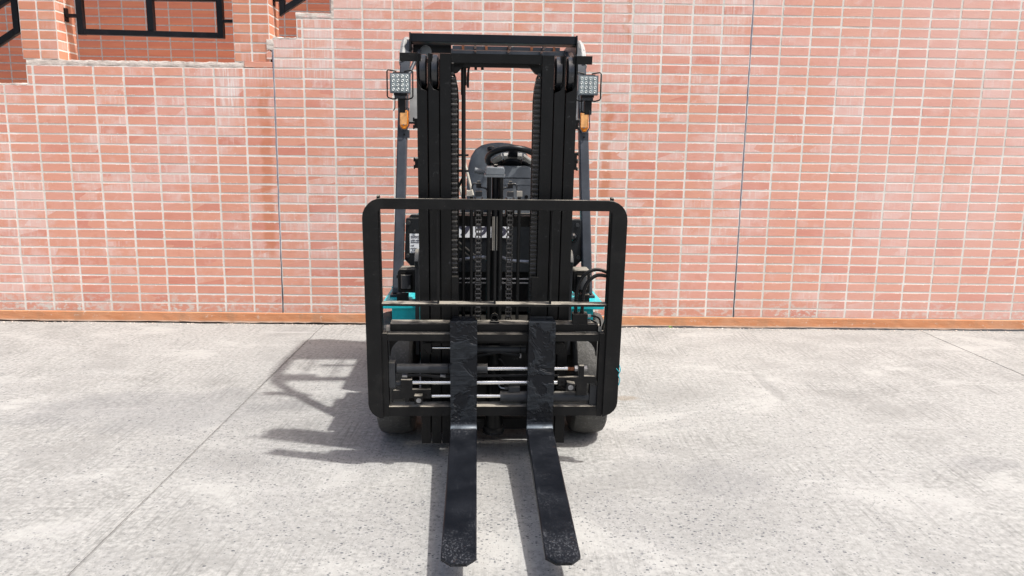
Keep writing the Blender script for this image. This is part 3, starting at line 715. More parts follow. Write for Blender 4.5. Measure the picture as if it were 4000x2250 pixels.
part(mm().prism([(.326, .190), (.367, .186), (.370, .222), (.331, .229)], -.0155, .018, .002), 'bolt_block', 'black', bk)
part(mm().cyl((.348, .206, .0175), (.348, .206, .021), .0125, 18), 'bolt', 'steel', bk); part(mm().cyl((.311, .219, -.017), (.311, .219, -.0145), .0065, 12), 'bolt_hole_shade', 'hole_shade', bk)
# hoses between the cylinders
for pts, r in (([(-.418, .239, -.05), (-.40, .237, -.05), (-.36, .240, -.05), (-.31, .237, -.05), (-.27, .232, -.05), (-.215, .233, -.05), (-.05, .232, -.06), (.10, .235, -.06), (.30, .232, -.06)], .0065),
               ([(.292, .170, -.07), (.33, .182, -.07), (.38, .178, -.07), (.40, .166, -.07), (.36, .160, -.07), (.30, .166, -.07), (.292, .170, -.071)], .006),
               ([(-.08, .315, -.10), (-.03, .325, -.10), (.02, .333, -.10), (.07, .325, -.10), (.12, .318, -.10)], .006),
               ([(-.08, .226, -.09), (.0, .222, -.09), (.03, .208, -.09), (.05, .19, -.09)], .005),
               ([(.02, .300, -.11), (.05, .27, -.11), (.045, .24, -.11)], .0045)):
    part(mm().tube(spline(pts, 5), r, 8), 'hydraulic_hose', 'rubberhose')
for u in (-.416, -.24): part(mm().cyl((u-.012, .238, -.05), (u+.012, .2365, -.05), .0088, 6), 'hose_fitting', 'steel')

# --- side shift cylinder and its lugs behind the forks
cy = part(mm().tube([(-.10, .344, -.120), (.146, .344, -.120)], .0185, 22), 'side_shift_cylinder', 'cyl')
rodp(-.291, -.1005, .3495, -.120, .0068, 'piston_rod', 'rod', cy); rodp(.118, .124, .344, -.12, .020, 'clamp_band', 'black', cy)
part(mm().box((.118, .126), (.300, .322), (-.125, -.115), .001), 'band_tail', 'steel', cy)
part(mm().prism([(-.338, .378), (-.294, .378), (-.294, .322), (-.309, .322), (-.337, .362)], -.135, -.105, .002), 'cylinder_lug', 'black', cy)
part(mm().prism([(.330, .376), (.285, .376), (.285, .322), (.302, .322), (.329, .358)], -.135, -.105, .002), 'cylinder_lug', 'black', cy)
part(mm().box((-.30, .30), (.372, .386), (-.14, -.12), .002), 'guide_bar', 'black', cy)

# --- hose block at the top right of the carriage
hb = part(mm().box((.355, .424), (.486, .534), (-.100, -.055), .003), 'valve_block', 'black')
for u in (.370, .400): part(mm().lathe((u, 0, 0), [], 'y') if False else mm().tube([(u, .534, -.078), (u, .548, -.078), (u, .549, -.078), (u, .566, -.078), (u, .567, -.078), (u, .60, -.078)], [.0095, .0095, .0082, .0082, .0092, .0088], 10), 'hose_fitting', 'rubberhose', hb)
part(mm().tube(spline([(.370, .595, -.080), (.372, .630, -.085), (.382, .672, -.090), (.404, .708, -.095), (.440, .731, -.10), (.480, .734, -.10), (.525, .712, -.10), (.56, .65, -.11), (.565, .55, -.12), (.53, .46, -.12), (.51, .40, -.11)], 7), .0085, 12), 'hydraulic_hose', 'rubberhose')
part(mm().tube(spline([(.400, .595, -.080), (.403, .625, -.085), (.415, .664, -.090), (.437, .692, -.095), (.465, .708, -.10), (.500, .707, -.10), (.530, .694, -.10), (.555, .63, -.11), (.555, .55, -.12), (.515, .47, -.12), (.50, .40, -.11)], 7), .0085, 12), 'hydraulic_hose', 'rubberhose')
for v0, uo, ve in ((.521, .486, .44), (.499, .474, .44)):
    part(mm().cyl((.4245, v0, -.078), (.442, v0, -.078), .0085, 6), 'pipe_nut', 'steel', hb)
    part(mm().tube(spline([(.442, v0, -.078), (uo-.025, v0-.002, -.078), (uo-.006, v0-.012, -.074), (uo, v0-.035, -.070), (uo, ve, -.070), (uo-.002, .40, -.070)], 5), .0045, 8), 'steel_pipe', 'rubberhose', hb)

# --- mast
NF, NB = -.120, -.265
MV0, MV1 = -.140, 1.670
def rail(u0, u1, cutout, s):
    b = mm(); w = u1-u0
    vt = 1.512 if cutout else MV1
    b.box((u0, u1), (MV0, vt), (NF-.022, NF), .003)                       # front flange
    b.box((u0, u1), (MV0, MV1-.02), (NB, NB+.022), .003)                  # rear flange
    wu = (u0+.006, u0+.018) if s < 0 else (u1-.018, u1-.006)
    b.box(wu, (MV0+.001, MV1-.001), (NB+.02, NF-.02 if not cutout else NF-.02), 0)   # web
    if cutout:                                                            # rounded seat below the roller and the thin outer cheek
        pl = [(u0, vt-.001), (u1, vt-.001)] + ([(u1, vt+.002), (u0+w*.45, vt+.012), (u0+w*.15, vt+.034), (u0, vt+.055)] if s < 0 else [(u1, vt+.055), (u1-w*.15, vt+.034), (u1-w*.45, vt+.012), (u0, vt+.002)])
        b.prism(pl, NF-.021, NF-.001, .001)
        cu = (u0, u0+.0065) if s < 0 else (u1-.0065, u1)
        b.box(cu, (vt+.04, MV1), (NB+.03, NF-.0015), .001)
    return b
mastp = None
for s in (-1, 1):
    U = [(-.347, -.304), (-.2975, -.2525), (-.2475, -.2010)] if s < 0 else [(.2965, .3450), (.2465, .2895), (.1910, .2415)]
    if s > 0: U = [(.2975, .344), (.247, .2915), (.191, .2415)]
    for k, (a, c) in enumerate(U):
        o = part(rail(a, c, k < 2, s), ('outer_rail', 'middle_rail', 'inner_rail')[k], 'mast')
        if k < 2:                                                          # big guide roller at the head of the rail
            uc = (a+c)/2 + .002*s*-1; hw = .0175
            cl = MM(0, 1.596, -.200)
            b = vv(); b.lathe((uc, cl.y, cl.z), [(-hw, .050), (-hw+.001, .066), (-hw+.006, .0725), (hw-.006, .0725), (hw-.001, .066), (hw, .050)], 'x', 40)
            part(b, 'guide_roller', MAT.setdefault('roller', paint('roller_steel', (.018, .020, .024), .24, .05, 1.0, (.50, .51, .52), .6, .35)), o)
    # chain pack and hose guard on the inner side of the inner rail
    ci = (-.200, -.170) if s < 0 else (.158, .190)
    b = mm(); v = .46; k = 0
    while v < 1.585:
        sh = 0
        if v > 1.50: sh = .018*((v-1.50)/.085)**2
        a, c = (ci[0], ci[1]-sh) if s < 0 else (ci[0]+sh, ci[1])
        b.box((a+.002, c-.006 if s < 0 else c-.002), (v, v+.019), (NF-.060+.004*(k % 2), NF-.024), .003); b.cyl((a+.001, v+.0095, NF-.022-.004*(k % 2)), (c-.004, v+.0095, NF-.022-.004*(k % 2)), .0062, 8)
        v += .0215; k += 1
    b.box((ci[0]+.001, ci[1]-.009) if s < 0 else (ci[0]+.009, ci[1]-.001), (.46, 1.575), (NF-.062, NF-.041), 0)
    part(b, 'lift_chain', 'chain')
    b = mm(); ue = ci[1]-.003 if s < 0 else ci[0]+.003
    path = [(ue, .30, -.175), (ue, .9, -.175), (ue, 1.48, -.175), (ue - .004*(-s)*-1*1 if False else ue + .004*s, 1.53, -.175), (ue + .013*s, 1.575, -.175), (ue + .024*s, 1.60, -.175)]
    part(b.tube(path, .0055, 8), 'chain_guard_edge', 'mast')
    # anchor post at the chain foot
    pu = (-.199, -.170) if s < 0 else (.166, .196)
    part(mm().box(pu, (.30, .694), (-.150, -.108), .002), 'chain_anchor_post', 'mast')
    # ear at the mast head and corner gusset
    part(mm().box((-.419, -.3478) if s < 0 else (.3447, .407), (1.636, 1.671), (-.150, -.135), .001), 'mast_ear', 'black')
    gx = -.2005 if s < 0 else .1905
    part(mm().prism([(gx, 1.632), (gx - s*.062, 1.632), (gx - s*.026, 1.592), (gx, 1.585)], -.19, -.15, .001), 'gusset', 'mast')
# lower ends of the third rails hide behind the forks; ties between the rails
part(mm().box((-.2005, .1905), (1.634, 1.672), (-.185, -.128), .003), 'top_tie', 'mast')
part(mm().box((-.19, .18), (1.617, 1.6335), (-.21, -.15), .002), 'tie_plate', 'mast')
part(mm().box((-.30, .30), (.02, .10), (-.30, -.268), .003), 'lower_tie', 'mast')
part(mm().box((-.30, .30), (-.135, -.08), (-.30, -.268), .003), 'bottom_tie', 'mast')
part(mm().box((-.33, .33), (.90, .95), (-.31, -.268), .003), 'rear_tie', 'mast')
part(mm().tube(spline([(-.19, .74, -.23), (-.12, .755, -.23), (-.05, .76, -.23), (-.03, .74, -.23)], 4), .008, 8), 'pipe', 'steel')
part(mm().tube(spline([(.02, .765, -.23), (.08, .745, -.23), (.17, .74, -.23)], 4), .008, 8), 'pipe', 'steel')
for v_ in (.655, .635): part(mm().cyl((-.19, v_, -.235), (.18, v_, -.235), .004, 6), 'pipe', 'steel')
# free-lift cylinder, head and tubes in the middle
lr = part(mm().cyl((-.003, .80, -.165), (-.003, 1.155, -.165), .0175, 20), 'lift_rod', 'blackclean')
for du in (-.0105, -.0045, .0075): part(mm().box((-.003+du-.0019, -.003+du+.0019), (.812, .968), (-.1475, -.145), 0), 'pale_strip', 'beige', lr)
part(mm().tube([(.001, -.115, -.20), (.001, -.09, -.20), (.001, -.085, -.20), (.001, .0, -.20), (.001, .004, -.20), (.001, .81, -.175)], [.052, .050, .040, .040, .034, .027], 26), 'lift_cylinder', 'mast')
part(mm().tube([(.001 + .046*math.cos(R(a)), -.108, -.20 + .046*math.sin(R(a))) for a in range(0, 360, 20)], .008, 8, True), 'cylinder_foot', 'mast')
hd = part(mm().prism([(-.048, 1.158), (.036, 1.158), (.036, 1.182), (.030, 1.190), (-.042, 1.190), (-.048, 1.182)], -.21, -.130, .002), 'lift_head', 'plastic')
part(mm().box((-.054, .038), (1.148, 1.157), (-.21, -.126), .001), 'head_plate', 'plastic', hd)
part(mm().box((-.010, .004), (1.190, 1.200), (-.19, -.15), .002), 'head_bolt', 'black', hd)
for u in (-.033, .021): part(mm().cyl((u, .46, -.135), (u, 1.147, -.135), .0095, 14), 'lift_tube', 'mast')
for u in (-.111, .103): part(mm().cyl((u, .40, -.130), (u, 1.06, -.130), .0078, 12), 'lift_tube', 'mast')
for u in (-.079, .063):
    ch = part(mm().box((u-.002, u+.002), (.44, 1.05), (-.150, -.142), 0), 'lift_chain', 'chain')
    proto = None
    for k in range(28):
        v = .445 + k*.0216
        w_ = .0135 if k % 2 else .0105
        b = mm()
        for sgn in (-1, 1): b.box((u + sgn*w_ - .0016, u + sgn*w_ + .0016), (v-.0025, v+.0240), (-.155, -.137), .0012)
        if k % 2 == 0: b.cyl((u-.0095, v+.0107, -.140), (u+.0095, v+.0107, -.140), .0072, 8)
        else: b.cyl((u-.0135, v+.0107, -.139), (u+.0135, v+.0107, -.139), .0050, 8)
        part(b, 'chain_link', 'chain', ch)
    cl = MM(u, 1.005, -.178)
    part(vv().lathe((u, cl.y, cl.z), [(-.021, .030), (-.020, .046), (-.013, .046), (-.012, .038), (.012, .038), (.013, .046), (.020, .046), (.021, .030)], 'x', 28), 'chain_pulley', 'mast')
    # chain anchor with its bent strap
    s = -1 if u < 0 else 1
    an = part(mm().box((u-.015, u+.015), (1.060, 1.082), (-.165, -.135), .003), 'chain_anchor', 'cyl')
    part(mm().tube(spline([(u - s*.040, 1.060, -.15), (u - s*.038, 1.088, -.15), (u - s*.020, 1.098, -.15), (u, 1.100, -.15), (u + s*.006, 1.114, -.15), (u + s*.025, 1.114, -.15), (u + s*.030, 1.09, -.15)], 4), .0042, 8), 'strap', 'cyl', an)
    part(mm().box((u-.011, u+.011), (1.098, 1.118), (-.160, -.138), .002), 'strap_clamp', 'black', an); part(mm().box((u-.007, u+.007), (1.118, 1.128), (-.156, -.142), .002), 'nut', 'cyl', an)
    part(mm().box((u + s*.030, u + s*.054), (1.062, 1.084), (-.165, -.135), .002), 'anchor_cap', 'beige', an)
# hose run and its bracket left of the opening
part(mm().tube(spline([(-.148, .30, -.17), (-.148, .8, -.17), (-.148, 1.3, -.17), (-.148, 1.585, -.17), (-.147, 1.604, -.178), (-.147, 1.607, -.195), (-.147, 1.59, -.21), (-.147, 1.45, -.215), (-.146, 1.0, -.215)], 6), .0085, 10), 'mast_hose', 'rubberhose')
part(mm().box((-.159, -.156), (1.50, 1.615), (-.225, -.16), .0005), 'pulley_cheek', 'mast'); part(mm().box((-.139, -.136), (1.54, 1.615), (-.225, -.16), .0005), 'pulley_cheek', 'mast')
part(mm().prism([(-.165, 1.622), (-.118, 1.622), (-.118, 1.618), (-.122, 1.606), (-.124, 1.53), (-.132, 1.53), (-.135, 1.54), (-.135, 1.575), (-.130, 1.612), (-.165, 1.615)], -.20, -.17, .001), 'hose_bracket', 'mast')
for u in (-.095, -.066): part(mm().cyl((u, 1.622, -.18), (u, 1.606, -.18), .006, 8), 'bolt', 'mast')
for v_ in (1.235, 1.165): part(mm().box((-.172, -.125), (v_, v_+.008), (-.185, -.165), .001), 'hose_clip', 'mast')
part(mm().prism([(-.170, 1.085), (-.150, 1.125), (-.150, 1.15), (-.170, 1.11)], -.19, -.175, .001), 'hose_clip', 'mast')
# hose clamps on the outer side of the mast
for s, vl in ((-1, (1.375, 1.20)), (1, (1.38, 1.235, 1.20))):
    ue = -.347 if s < 0 else .344
    for v_ in vl:
        c_ = part(mm().box((ue, ue + s*.016), (v_-.020, v_+.020), (-.20, -.16), .002), 'hose_clamp', 'mast')
        for dv in (-.016, .016): part(mm().cyl((ue + s*.0165, v_+dv, -.18), (ue + s*.023, v_+dv, -.18), .009, 8), 'bolt', 'black', c_)

# --- front wheels
def tyre(uc, wc, r, hw, name='front_wheel'):
    root = empty(name, (0, 0, 0)); root.parent = FL
    rn = random.Random(int(uc*100)); notch = [rn.random() for _ in range(72)]
    def rf(t, a, k):
        d = 0
        if abs(t) > hw*.62:
            if k % 6 in (0, 1): d -= .012*notch[k % 72]
            d -= .005*notch[(k*7) % 72]
        return d - .0015*notch[(k*5) % 72]
    prof = [(-hw, r*.60), (-hw-.004, r*.80), (-hw+.002, r*.93), (-hw+.012, r*.972), (-hw+.03, r*.990), (-hw*.3, r), (hw*.3, r), (hw-.03, r*.990), (hw-.012, r*.972), (hw-.002, r*.93), (hw+.004, r*.80), (hw, r*.60)]
    part(vv().lathe((uc, wc, r), prof, 'x', 72, rf), 'tyre', 'rubber', root, 30)
    part(vv().lathe((uc, wc, r), [(-hw*.8, r*.20), (-hw*.8, r*.58), (-hw*.9, r*.605), (hw*.9, r*.605), (hw*.8, r*.58), (hw*.8, r*.20)], 'x', 32), 'rim', 'teal', root)
    return root
tyre(-.493, .51, .322, .088); tyre(.492, .51, .322, .088)
tyre(-.44, 1.93, .26, .075, 'rear_wheel'); tyre(.44, 1.93, .26, .075, 'rear_wheel')

# --- chassis and body
part(vv().box((-.36, .36), (.34, .80), (.14, .60), .01), 'front_axle_frame', 'mast')
part(vv().box((-.33, .33), (.80, 2.0), (.16, .50), .01), 'chassis', 'mast')
part(vv().box((-.40, .40), (.72, 1.00), (.50, .62), .01), 'floor_plate', 'mast')
part(vv().box((-.47, .47), (1.00, 1.80), (.40, 1.02), .03, 2), 'battery_hood', 'plastic')
cwp = [(-.50, 1.81), (.50, 1.81), (.50, 2.10), (.42, 2.28), (.20, 2.36), (-.20, 2.36), (-.42, 2.28), (-.50, 2.10)]
part(vv().prism(cwp, .22, 1.05, .02), 'counterweight', 'teal')
for s in (-1, 1):
    u0, u1 = (-.556, -.372) if s < 0 else (.372, .556)
    fd = part(vv().prism([(u0, .348), (u1, .348), (u1, .80), (u0 - s*.004, .80)], .693, .722, .003), 'fender', 'teal')
    part(vv().box((-.508, -.366) if s < 0 else (.366, .505), (.372, .60), (.585, .6925), .004), 'fender_front', 'teal', fd)
    part(vv().box((-.556, -.40) if s < 0 else (.40, .556), (.80, 1.0), (.30, .722), .006), 'step_side', 'teal', fd)
    part(vv().cyl((s*.395, .36, .625), (s*.395, .352, .625), .012, 10), 'bolt', 'steel', fd)
    # tilt cylinder housing
    a, c = (-.478, -.392) if s < 0 else (.399, .485)
    th = part(vv().prism([(a+.006, .772), (c, .772), (c, .884), (c-.004, .888), (a+.012, .888), (a, .876), (a, .778)], .375, .50, .004, 1), 'tilt_housing', 'black')
    part(vv().box((a+.018, c-.014), (.366, .3745), (.785, .872), .006), 'housing_recess_shade', 'hole_shade', th)  # raised dark plate coloured as the shade of a recess
    part(vv().cyl(((a+c)/2, .368, .795), ((a+c)/2, .368, .862), .027, 18), 'pivot_pin', 'cyl', th)
    part(vv().cyl((a - .009 if s < 0 else c + .009, .42, .845), (a if s < 0 else c, .42, .845), .010, 8), 'bolt', 'black', th)
    part(vv().box((s*.455-.028, s*.455+.028), (.37, .41), (.725, .764), .004), 'clevis', 'black', th)
    # curved side plate of the mast foot
    q = [(.36, .46), (.36, .90)] + arc(.40, .90, .09, 155, 40, 6) + [(.475, .60), (.46, .46)]
    uo = (-.390, -.370) if s < 0 else (.370, .390)
    part(vv().prism([(y-.02, z) for y, z in q], uo[0], uo[1], .002, 0), 'mast_foot_plate', 'cyl')
    # overhead guard leg: foot plate, A-pillar, roof side, rear leg
    leg = [(s*.497, .55, .735), (s*.491, .62, 1.02), (s*.486, .70, 1.30), (s*.484, .80, 1.60), (s*.480, .895, 1.86), (s*.478, .935, 1.945), (s*.477, .985, 2.005), (s*.476, 1.055, 2.045), (s*.475, 1.15, 2.062), (s*.475, 1.50, 2.070), (s*.475, 1.90, 2.060), (s*.475, 1.985, 2.035), (s*.475, 2.04, 1.97), (s*.475, 2.10, 1.70), (s*.475, 2.16, 1.06)]
    lg = part(vv().sweep(leg, .050, .062), 'guard_leg', 'pillar')
    part(vv().box((s*.497-.034, s*.497+.034), (.50, .64), (.7225, .7345), .002), 'foot_plate', 'pillar', lg)
    cv = [(s*.4905, .915, 1.93), (s*.490, .955, 1.985), (s*.489, 1.01, 2.035), (s*.488, 1.08, 2.065), (s*.488, 1.2, 2.082), (s*.488, 1.5, 2.09)]
    part(vv().sweep(cv, .040, .055, .016), 'sunlit_corner', 'greycover', lg)  # lighter grey piece paints in the sunlight on the upturned guard corner
    # bracing stay at the pillar head
    part(vv().cyl((s*.455, .86, 1.865), (s*.405, .99, 2.01), .010, 10), 'guard_stay', 'pillar', lg)
# overhead guard roof
fb = part(vv().prism([(.945, 2.052), (.985, 2.040), (1.03, 2.060), (1.03, 2.090), (.95, 2.096)], -.449, .452, .002, 0), 'guard_front_bar', 'blackclean')
for u in (-.453, .456): part(vv().prism([(.935, 2.005), (.96, 1.995), (1.05, 2.05), (1.05, 2.095), (.94, 2.099)], u-.004, u+.004, .001, 0), 'end_cap', 'blackclean', fb)
part(vv().box((-.445, -.235), (1.04, 1.10), (2.005, 2.05), .004), 'guard_lamp_box', 'blackclean', fb); part(vv().lathe((-.375, 1.035, 2.012), [(-.01, .01), (-.006, .03), (.01, .034)], 'y', 20), 'dome', 'plastic', fb)
sl_ = part(vv().box((-.235, .40), (1.29, 1.325), (2.056, 2.078), .002), 'guard_slat', 'pillar')
for u in (-.172, -.035, .098, .232, .365): part(vv().box((u-.007, u+.007), (1.28, 1.2895), (2.056, 2.079), .001), 'slat_clip', 'rust', sl_)
part(vv().box((-.449, .449), (1.46, 1.50), (2.052, 2.082), .002), 'guard_slat', 'pillar')
part(vv().box((-.449, .449), (1.505, 1.99), (2.060, 2.075), .004), 'rear_roof_panel', 'pillar')
for u in (-.30, -.10, .10, .30): part(vv().box((u-.006, u+.006), (1.05, 1.289) if abs(u) < .2 else (1.08, 1.289), (2.060, 2.078), .001), 'guard_slat', 'pillar')
for u in (-.30, -.10, .10, .30): part(vv().box((u-.006, u+.006), (1.3255, 1.459), (2.060, 2.078), .001), 'guard_slat', 'pillar')
part(vv().lathe((.215, 1.36, 1.985), [(-.022, .02), (-.018, .06), (0, .075), (.03, .078)], 'z', 24), 'beacon', 'greycover')

# --- lamps on the guard legs
def work_lamp(s):
    uc, zc, w = (-.488, 1.813, .72) if s < 0 else (.494, 1.818, .72)
    lp = part(vv().box((uc-.053, uc+.053), (w, w+.045), (zc-.050, zc+.050), .009, 3), 'work_lamp', 'plastic')
    part(vv().box((uc-.047, uc+.047), (w-.0015, w+.004), (zc-.044, zc+.044), .004, 2), 'lens_panel', 'lens', lp)
    b = vv(); b.lathe((0, 0, 0), [(-.0006, .0026), (-.0030, .0048), (-.0034, .0060), (-.0012, .0084), (.0, .0088)], 'y', 14); led = b.mesh('led', 'led')
    b = vv(); b.lathe((0, -.0056, 0), [(-.0012, .0015), (.0, .0030), (.0006, .0034)], 'y', 8); core = b.mesh('led_chip', 'lens')
    for a in range(4):
        for c in range(4):
            o = link('led', led, lp); o.location = (uc + (a-1.5)*.0235, w-.0016, zc + (c-1.5)*.0222)
    part(vv().box((uc-.0012, uc+.0012), (w-.003, w-.0018), (zc-.044, zc+.044), 0), 'lens_rib', 'plastic', lp)
    part(vv().box((uc-.034, uc+.034), (w+.006, w+.040), (zc-.062, zc-.051), .003), 'bracket', 'black', lp)
    part(vv().box((uc-.029, uc+.029), (w+.004, w+.042), (zc-.078, zc-.064), .003), 'bracket_base', 'cyl', lp)
    part(vv().box((uc-.040, uc+.040), (w+.02, w+.035), (zc+.0505, zc+.056), .001), 'top_strip', 'black', lp)
    for q in (-1, 1):       # bent wire guards on both sides
        e = uc + q*.066
        pts = [(uc + q*.020, w+.02, zc+.060), (uc + q*.045, w+.015, zc+.064), (e - q*.006, w-.004, zc+.064), (e, w-.006, zc+.058), (e, w-.006, zc-.068), (e - q*.006, w-.004, zc-.076), (uc + q*.040, w+.01, zc-.081), (uc + q*.022, w+.02, zc-.079)]
        part(vv().tube(pts, .0038, 8), 'lamp_guard', 'black', lp)
    part(vv().box((uc-.020 + .006, uc+.024), (w+.012, w+.05), (zc-.150, zc-.079), .003), 'lamp_stalk', 'black', lp)
    part(vv().tube(spline([(uc-.03, w+.03, zc-.06), (uc-.030, w+.02, zc-.10), (uc-.031, w+.02, zc-.125), (uc-.038, w+.02, zc-.140)], 4), .0028, 6), 'cable', 'rubberhose', lp)
work_lamp(-1); work_lamp(1)
def indicator(s):
    uc, z0, z1, w = (-.4715, 1.579, 1.676, .735) if s < 0 else (.4825, 1.578, 1.677, .735)
    ind = part(vv().prism([(uc-.022, z1), (uc+.022, z1), (uc+.022, z0+.020), (uc+.010, z0), (uc-.010, z0), (uc-.022, z0+.020)], w, w+.030, .004, 1), 'turn_indicator', 'amber')
    part(vv().box((uc-.0185, uc+.0165), (w-.0025, w-.0003), (z0+.023, z1-.002), .001), 'lens_face', 'amberpale', ind)
    part(vv().tube([(uc-.021, w+.012, z1+.014), (uc-.026, w-.004, z1+.010), (uc-.0265, w-.006, z0+.020), (uc-.012, w-.006, z0-.004), (uc+.012, w-.006, z0-.004), (uc+.0265, w-.006, z0+.020), (uc+.026, w-.004, z1+.010), (uc+.021, w+.012, z1+.014)], .0028, 7), 'lamp_guard', 'pillar', ind)
    part(vv().box((uc-.025, uc+.025), (w+.010, w+.055), (z0-.045, z0-.004), .002), 'mount_plate', 'pillar', ind)
    part(vv().tube([(uc-.018, w+.006, z1+.012), (uc, w-.001, z1-.001), (uc+.018, w+.006, z1+.012)], .0025, 6), 'spring_clip', 'black', ind)
    part(vv().cyl((uc-.002, w-.004, z0+.022), (uc-.002, w-.001, z0+.022), .004, 8), 'screw', 'steel', ind)
    part(vv().cyl((uc, w+.007, z0-.028), (uc, w+.010, z0-.028), .006, 8), 'screw', 'black', ind)
indicator(-1); indicator(1)
for s in (-1, 1):           # grey side panels half hidden by the mast
    part(vv().box((-.442, -.345) if s < 0 else (.345, .4465), (.74, .752), (1.617, 1.790), .004), 'side_panel', 'greycover')
    part(vv().box((-.444, -.343) if s < 0 else (.343, .4485), (.738, .756), (1.607, 1.6165), .002), 'panel_lip', 'blackclean')

# --- front cowl with number plate and service sticker
cp = [(-.455, 1.118), (-.450, 1.124), (.457, 1.124), (.462, 1.118), (.470, .905), (.430, .862), (.35, .84), (-.345, .84), (-.425, .862), (-.464, .905)]
cw = part(vv().prism(cp, .602, .64, .004, 1), 'front_cowl', 'cowl')
part(vv().box((-.43, .43), (.64, .80), (.62, 1.10), .01), 'cowl_body', 'mast', cw)
part(vv().box((-.20, .22), (.600, .66), (1.126, 1.150), .008), 'cowl_ridge', 'cowl', cw)
part(vv().prism([(-.44, 1.125), (-.36, 1.125), (-.36, 1.140), (-.43, 1.140)], .61, .64, .003, 1), 'cowl_cap', 'cowl', cw)
for u, z in ((-.440, 1.098), (-.410, 1.054), (-.448, .925), (.443, 1.094), (.452, .922)):
    part(vv().cyl((u, .594, z), (u, .602, z), .0105 if z > 1.06 or z < 1 else .007, 10), 'bolt', 'cyl', cw)
part(vv().lathe((.420, .600, 1.030), [(-.012, .010), (-.004, .020), (-.004, .026), (.004, .030)], 'y', 24), 'front_lamp', 'glass', cw)
npl = part(vv().box((-.204, .082), (.596, .6015), (1.024, 1.115), .001), 'number_plate', 'paper', cw)
def text(body, size, loc, mat, parent, name='lettering', sx=1.0, align='CENTER', bold=.0):
    c = bpy.data.curves.new('lettering', 'FONT'); c.body = body; c.size = size; c.align_x = align; c.align_y = 'CENTER'; c.extrude = .0003; c.offset = bold; c.resolution_u = 3
    to = bpy.data.objects.new('tmp', c); COL.objects.link(to); bpy.context.view_layer.update()
    m = bpy.data.meshes.new_from_object(to.evaluated_get(bpy.context.evaluated_depsgraph_get())); bpy.data.objects.remove(to)
    m.name = name; m.materials.clear(); m.materials.append(MAT[mat])
    o = link(name, m, parent); o.location = loc; o.rotation_euler = (R(90), 0, 0); o.scale = (sx, 1, 1); return o
for ch, u in (('9', -.152), ('9', -.056), ('5', .042)): text(ch, .112, (u, .5955, 1.067), 'ink', npl, 'digit', 1.22, bold=.0018)
stk = part(vv().box((-.436, -.335), (.600, .6018), (.940, 1.041), .0003), 'service_sticker', 'paper', cw)
for body, size, z in (('แจ้งซ่อม', .021, 1.024), ('บริษัท พลัส', .0105, 1.006), ('สำนักงานใหญ่', .009, .996), ('ชลบุรี', .008, .979), ('ขายอะไหล่', .008, .964), ('   E-mail', .0085, .9555), ('Service Hot', .0085, .946)):
    text(body, size, (-.431, .5994, z), 'ink', stk, 'lettering', 1.0, 'LEFT', .0003)

# --- steering column, wheel, seat, levers
part(vv().prism([(.040, 1.383), (.060, 1.392), (.198, 1.392), (.212, 1.380), (.216, 1.325), (.052, 1.325)], .84, .98, .006, 1), 'column_cover', 'plastic')
part(vv().box((.056, .219), (.835, .97), (1.290, 1.323), .004), 'column_panel', 'plastic')
part(vv().box((.050, .219), (.838, .96), (1.06, 1.288), .004), 'column_panel', 'plastic')
part(vv().cyl((.186, .836, 1.225), (.186, .830, 1.225), .010, 14), 'ignition_switch', 'black')
SWC = Vector((.108, .900, 1.428)); TL_ = R(26)
def SW(a, b, c): return SWC + Vector((a, b*math.cos(TL_) + c*math.sin(TL_), -b*math.sin(TL_) + c*math.cos(TL_)))
sw = part(MB(SW).tube([(.136*math.cos(R(a)), .136*math.sin(R(a)), 0) for a in range(0, 360, 8)], [.0165 + (.0012 if (k % 2) else 0) for k in range(45)], 12, True), 'steering_wheel', 'blackclean')
part(MB(SW).lathe((0, 0, -.022), [(-.02, .02), (-.012, .052), (.012, .056), (.020, .045)], 'z', 28), 'hub', 'blackclean', sw)
for a in (-90, 30, 150):
    c_, s_ = math.cos(R(a)), math.sin(R(a)); q = Vector((-s_, c_))
    part(MB(SW).prism([(c_*.045+q.x*.03, s_*.045+q.y*.03), (c_*.14+q.x*.022, s_*.14+q.y*.022), (c_*.14-q.x*.022, s_*.14-q.y*.022), (c_*.045-q.x*.03, s_*.045-q.y*.03)], -.020, -.004, .003), 'spoke', 'blackclean', sw)
part(MB(SW).prism([(-.046, -.020), (.046, -.020), (.052, -.075), (-.052, -.075)], -.020, .004, .004), 'hub_pad', 'greycover', sw)
for s in (-1, 1): part(MB(SW).prism([(s*.056, -.022), (s*.104, .030), (s*.112, .000), (s*.060, -.074)], -.018, .002, .003), 'hub_pad', 'greycover', sw)
part(MB(SW).lathe((-.118, -.060, .016), [(-.012, .008), (-.004, .012), (.004, .022), (.018, .024), (.030, .014), (.034, .004)], 'z', 18), 'spinner_knob', 'blackclean', sw)
part(vv().cyl((.103, .915, 1.385), (.103, .905, 1.425), .040, 20), 'column', 'blackclean')
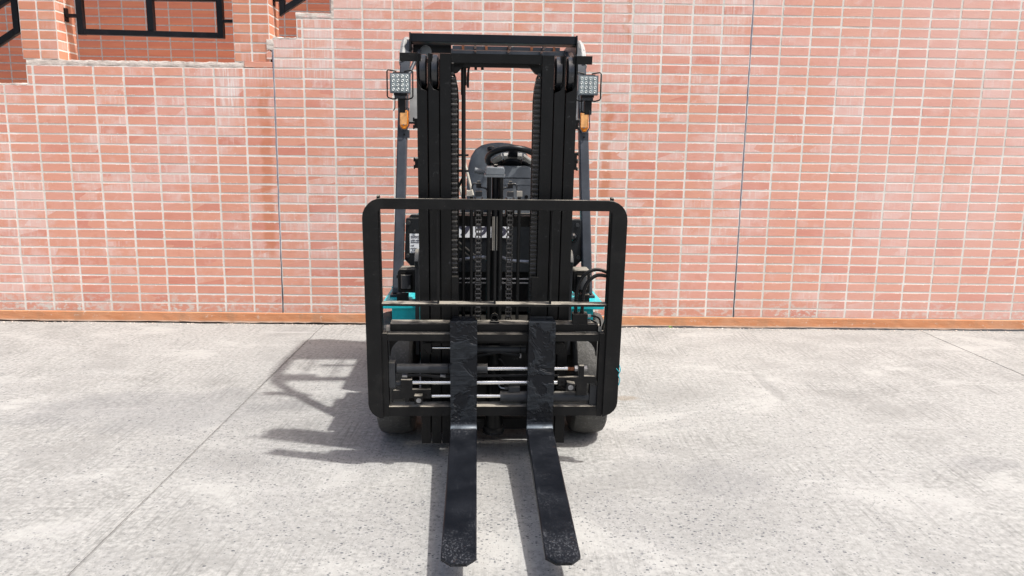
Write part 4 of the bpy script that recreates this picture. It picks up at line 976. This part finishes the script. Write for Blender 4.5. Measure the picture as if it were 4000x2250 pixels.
part(vv().tube([(-.10, .90, 1.366), (-.062, .90, 1.356), (-.060, .90, 1.356), (.05, .90, 1.335)], [.0155, .0150, .0125, .0125], 14), 'direction_lever', 'plastic')
def seat():
    b = vv(); rows = []; zs = [1.02, 1.10, 1.20, 1.30, 1.38, 1.44, 1.48, 1.505, 1.519, 1.523]
    hw = [.200, .205, .208, .205, .195, .178, .152, .115, .065, .02]
    for k, (z, h) in enumerate(zip(zs, hw)):
        row = []
        for i in range(25):
            a = 2*math.pi*i/24 if i < 24 else 0
            e = .55
            x = math.copysign(abs(math.cos(a))**e, math.cos(a))*h; y = math.copysign(abs(math.sin(a))**e, math.sin(a))*(.055 if k < 8 else .045)
            dent = .014*math.exp(-((x)/.07)**2)*(1 if math.sin(a) < 0 else 0)
            ridge = .010*math.exp(-((abs(x)-.125)/.022)**2)*(1 if math.sin(a) < 0 and k < 6 else 0)
            row.append(b.bm.verts.new((.055 + x, 1.40 + y + dent - ridge + .12*(z-1.02), z)))
            if i == 23: break
        rows.append(row)
    for p, q in zip(rows, rows[1:]):
        for i in range(24): b.bm.faces.new([p[i], p[(i+1) % 24], q[(i+1) % 24], q[i]]).smooth = True
    b.bm.faces.new(rows[0]); b.bm.faces.new(rows[-1]); return b
sb = part(seat(), 'seat', 'seat', None, 60)
part(vv().box((-.19, .30), (1.02, 1.42), (1.022, 1.14), .04, 3), 'seat_cushion', 'seat', sb)
for p, q, r in (((-.152, .78, 1.405), (-.108, .74, 1.235), .0075), ((-.185, .76, 1.30), (-.150, .72, 1.18), .0075)):
    lv = part(vv().cyl(p, q, r, 10), 'control_lever', 'beige')
    if p[2] > 1.4: part(vv().tube([(p[0]-.003, p[1], p[2]-.003), (p[0]-.006, p[1], p[2]+.022), (p[0]-.007, p[1], p[2]+.026)], [.010, .0145, .010], 12), 'lever_knob', 'greycover', lv)
part(vv().tube([(-.172, .70, 1.130), (-.172, .70, 1.22)], .008, 8), 'spring_hose', 'steel')
for a in ((-.19, 1.005, -.10, .93), (-.19, .975, -.09, .90)): part(vv().cyl((a[0], .585, a[1]), (a[2], .585, a[3]), .008, 8), 'front_hose', 'rubberhose')
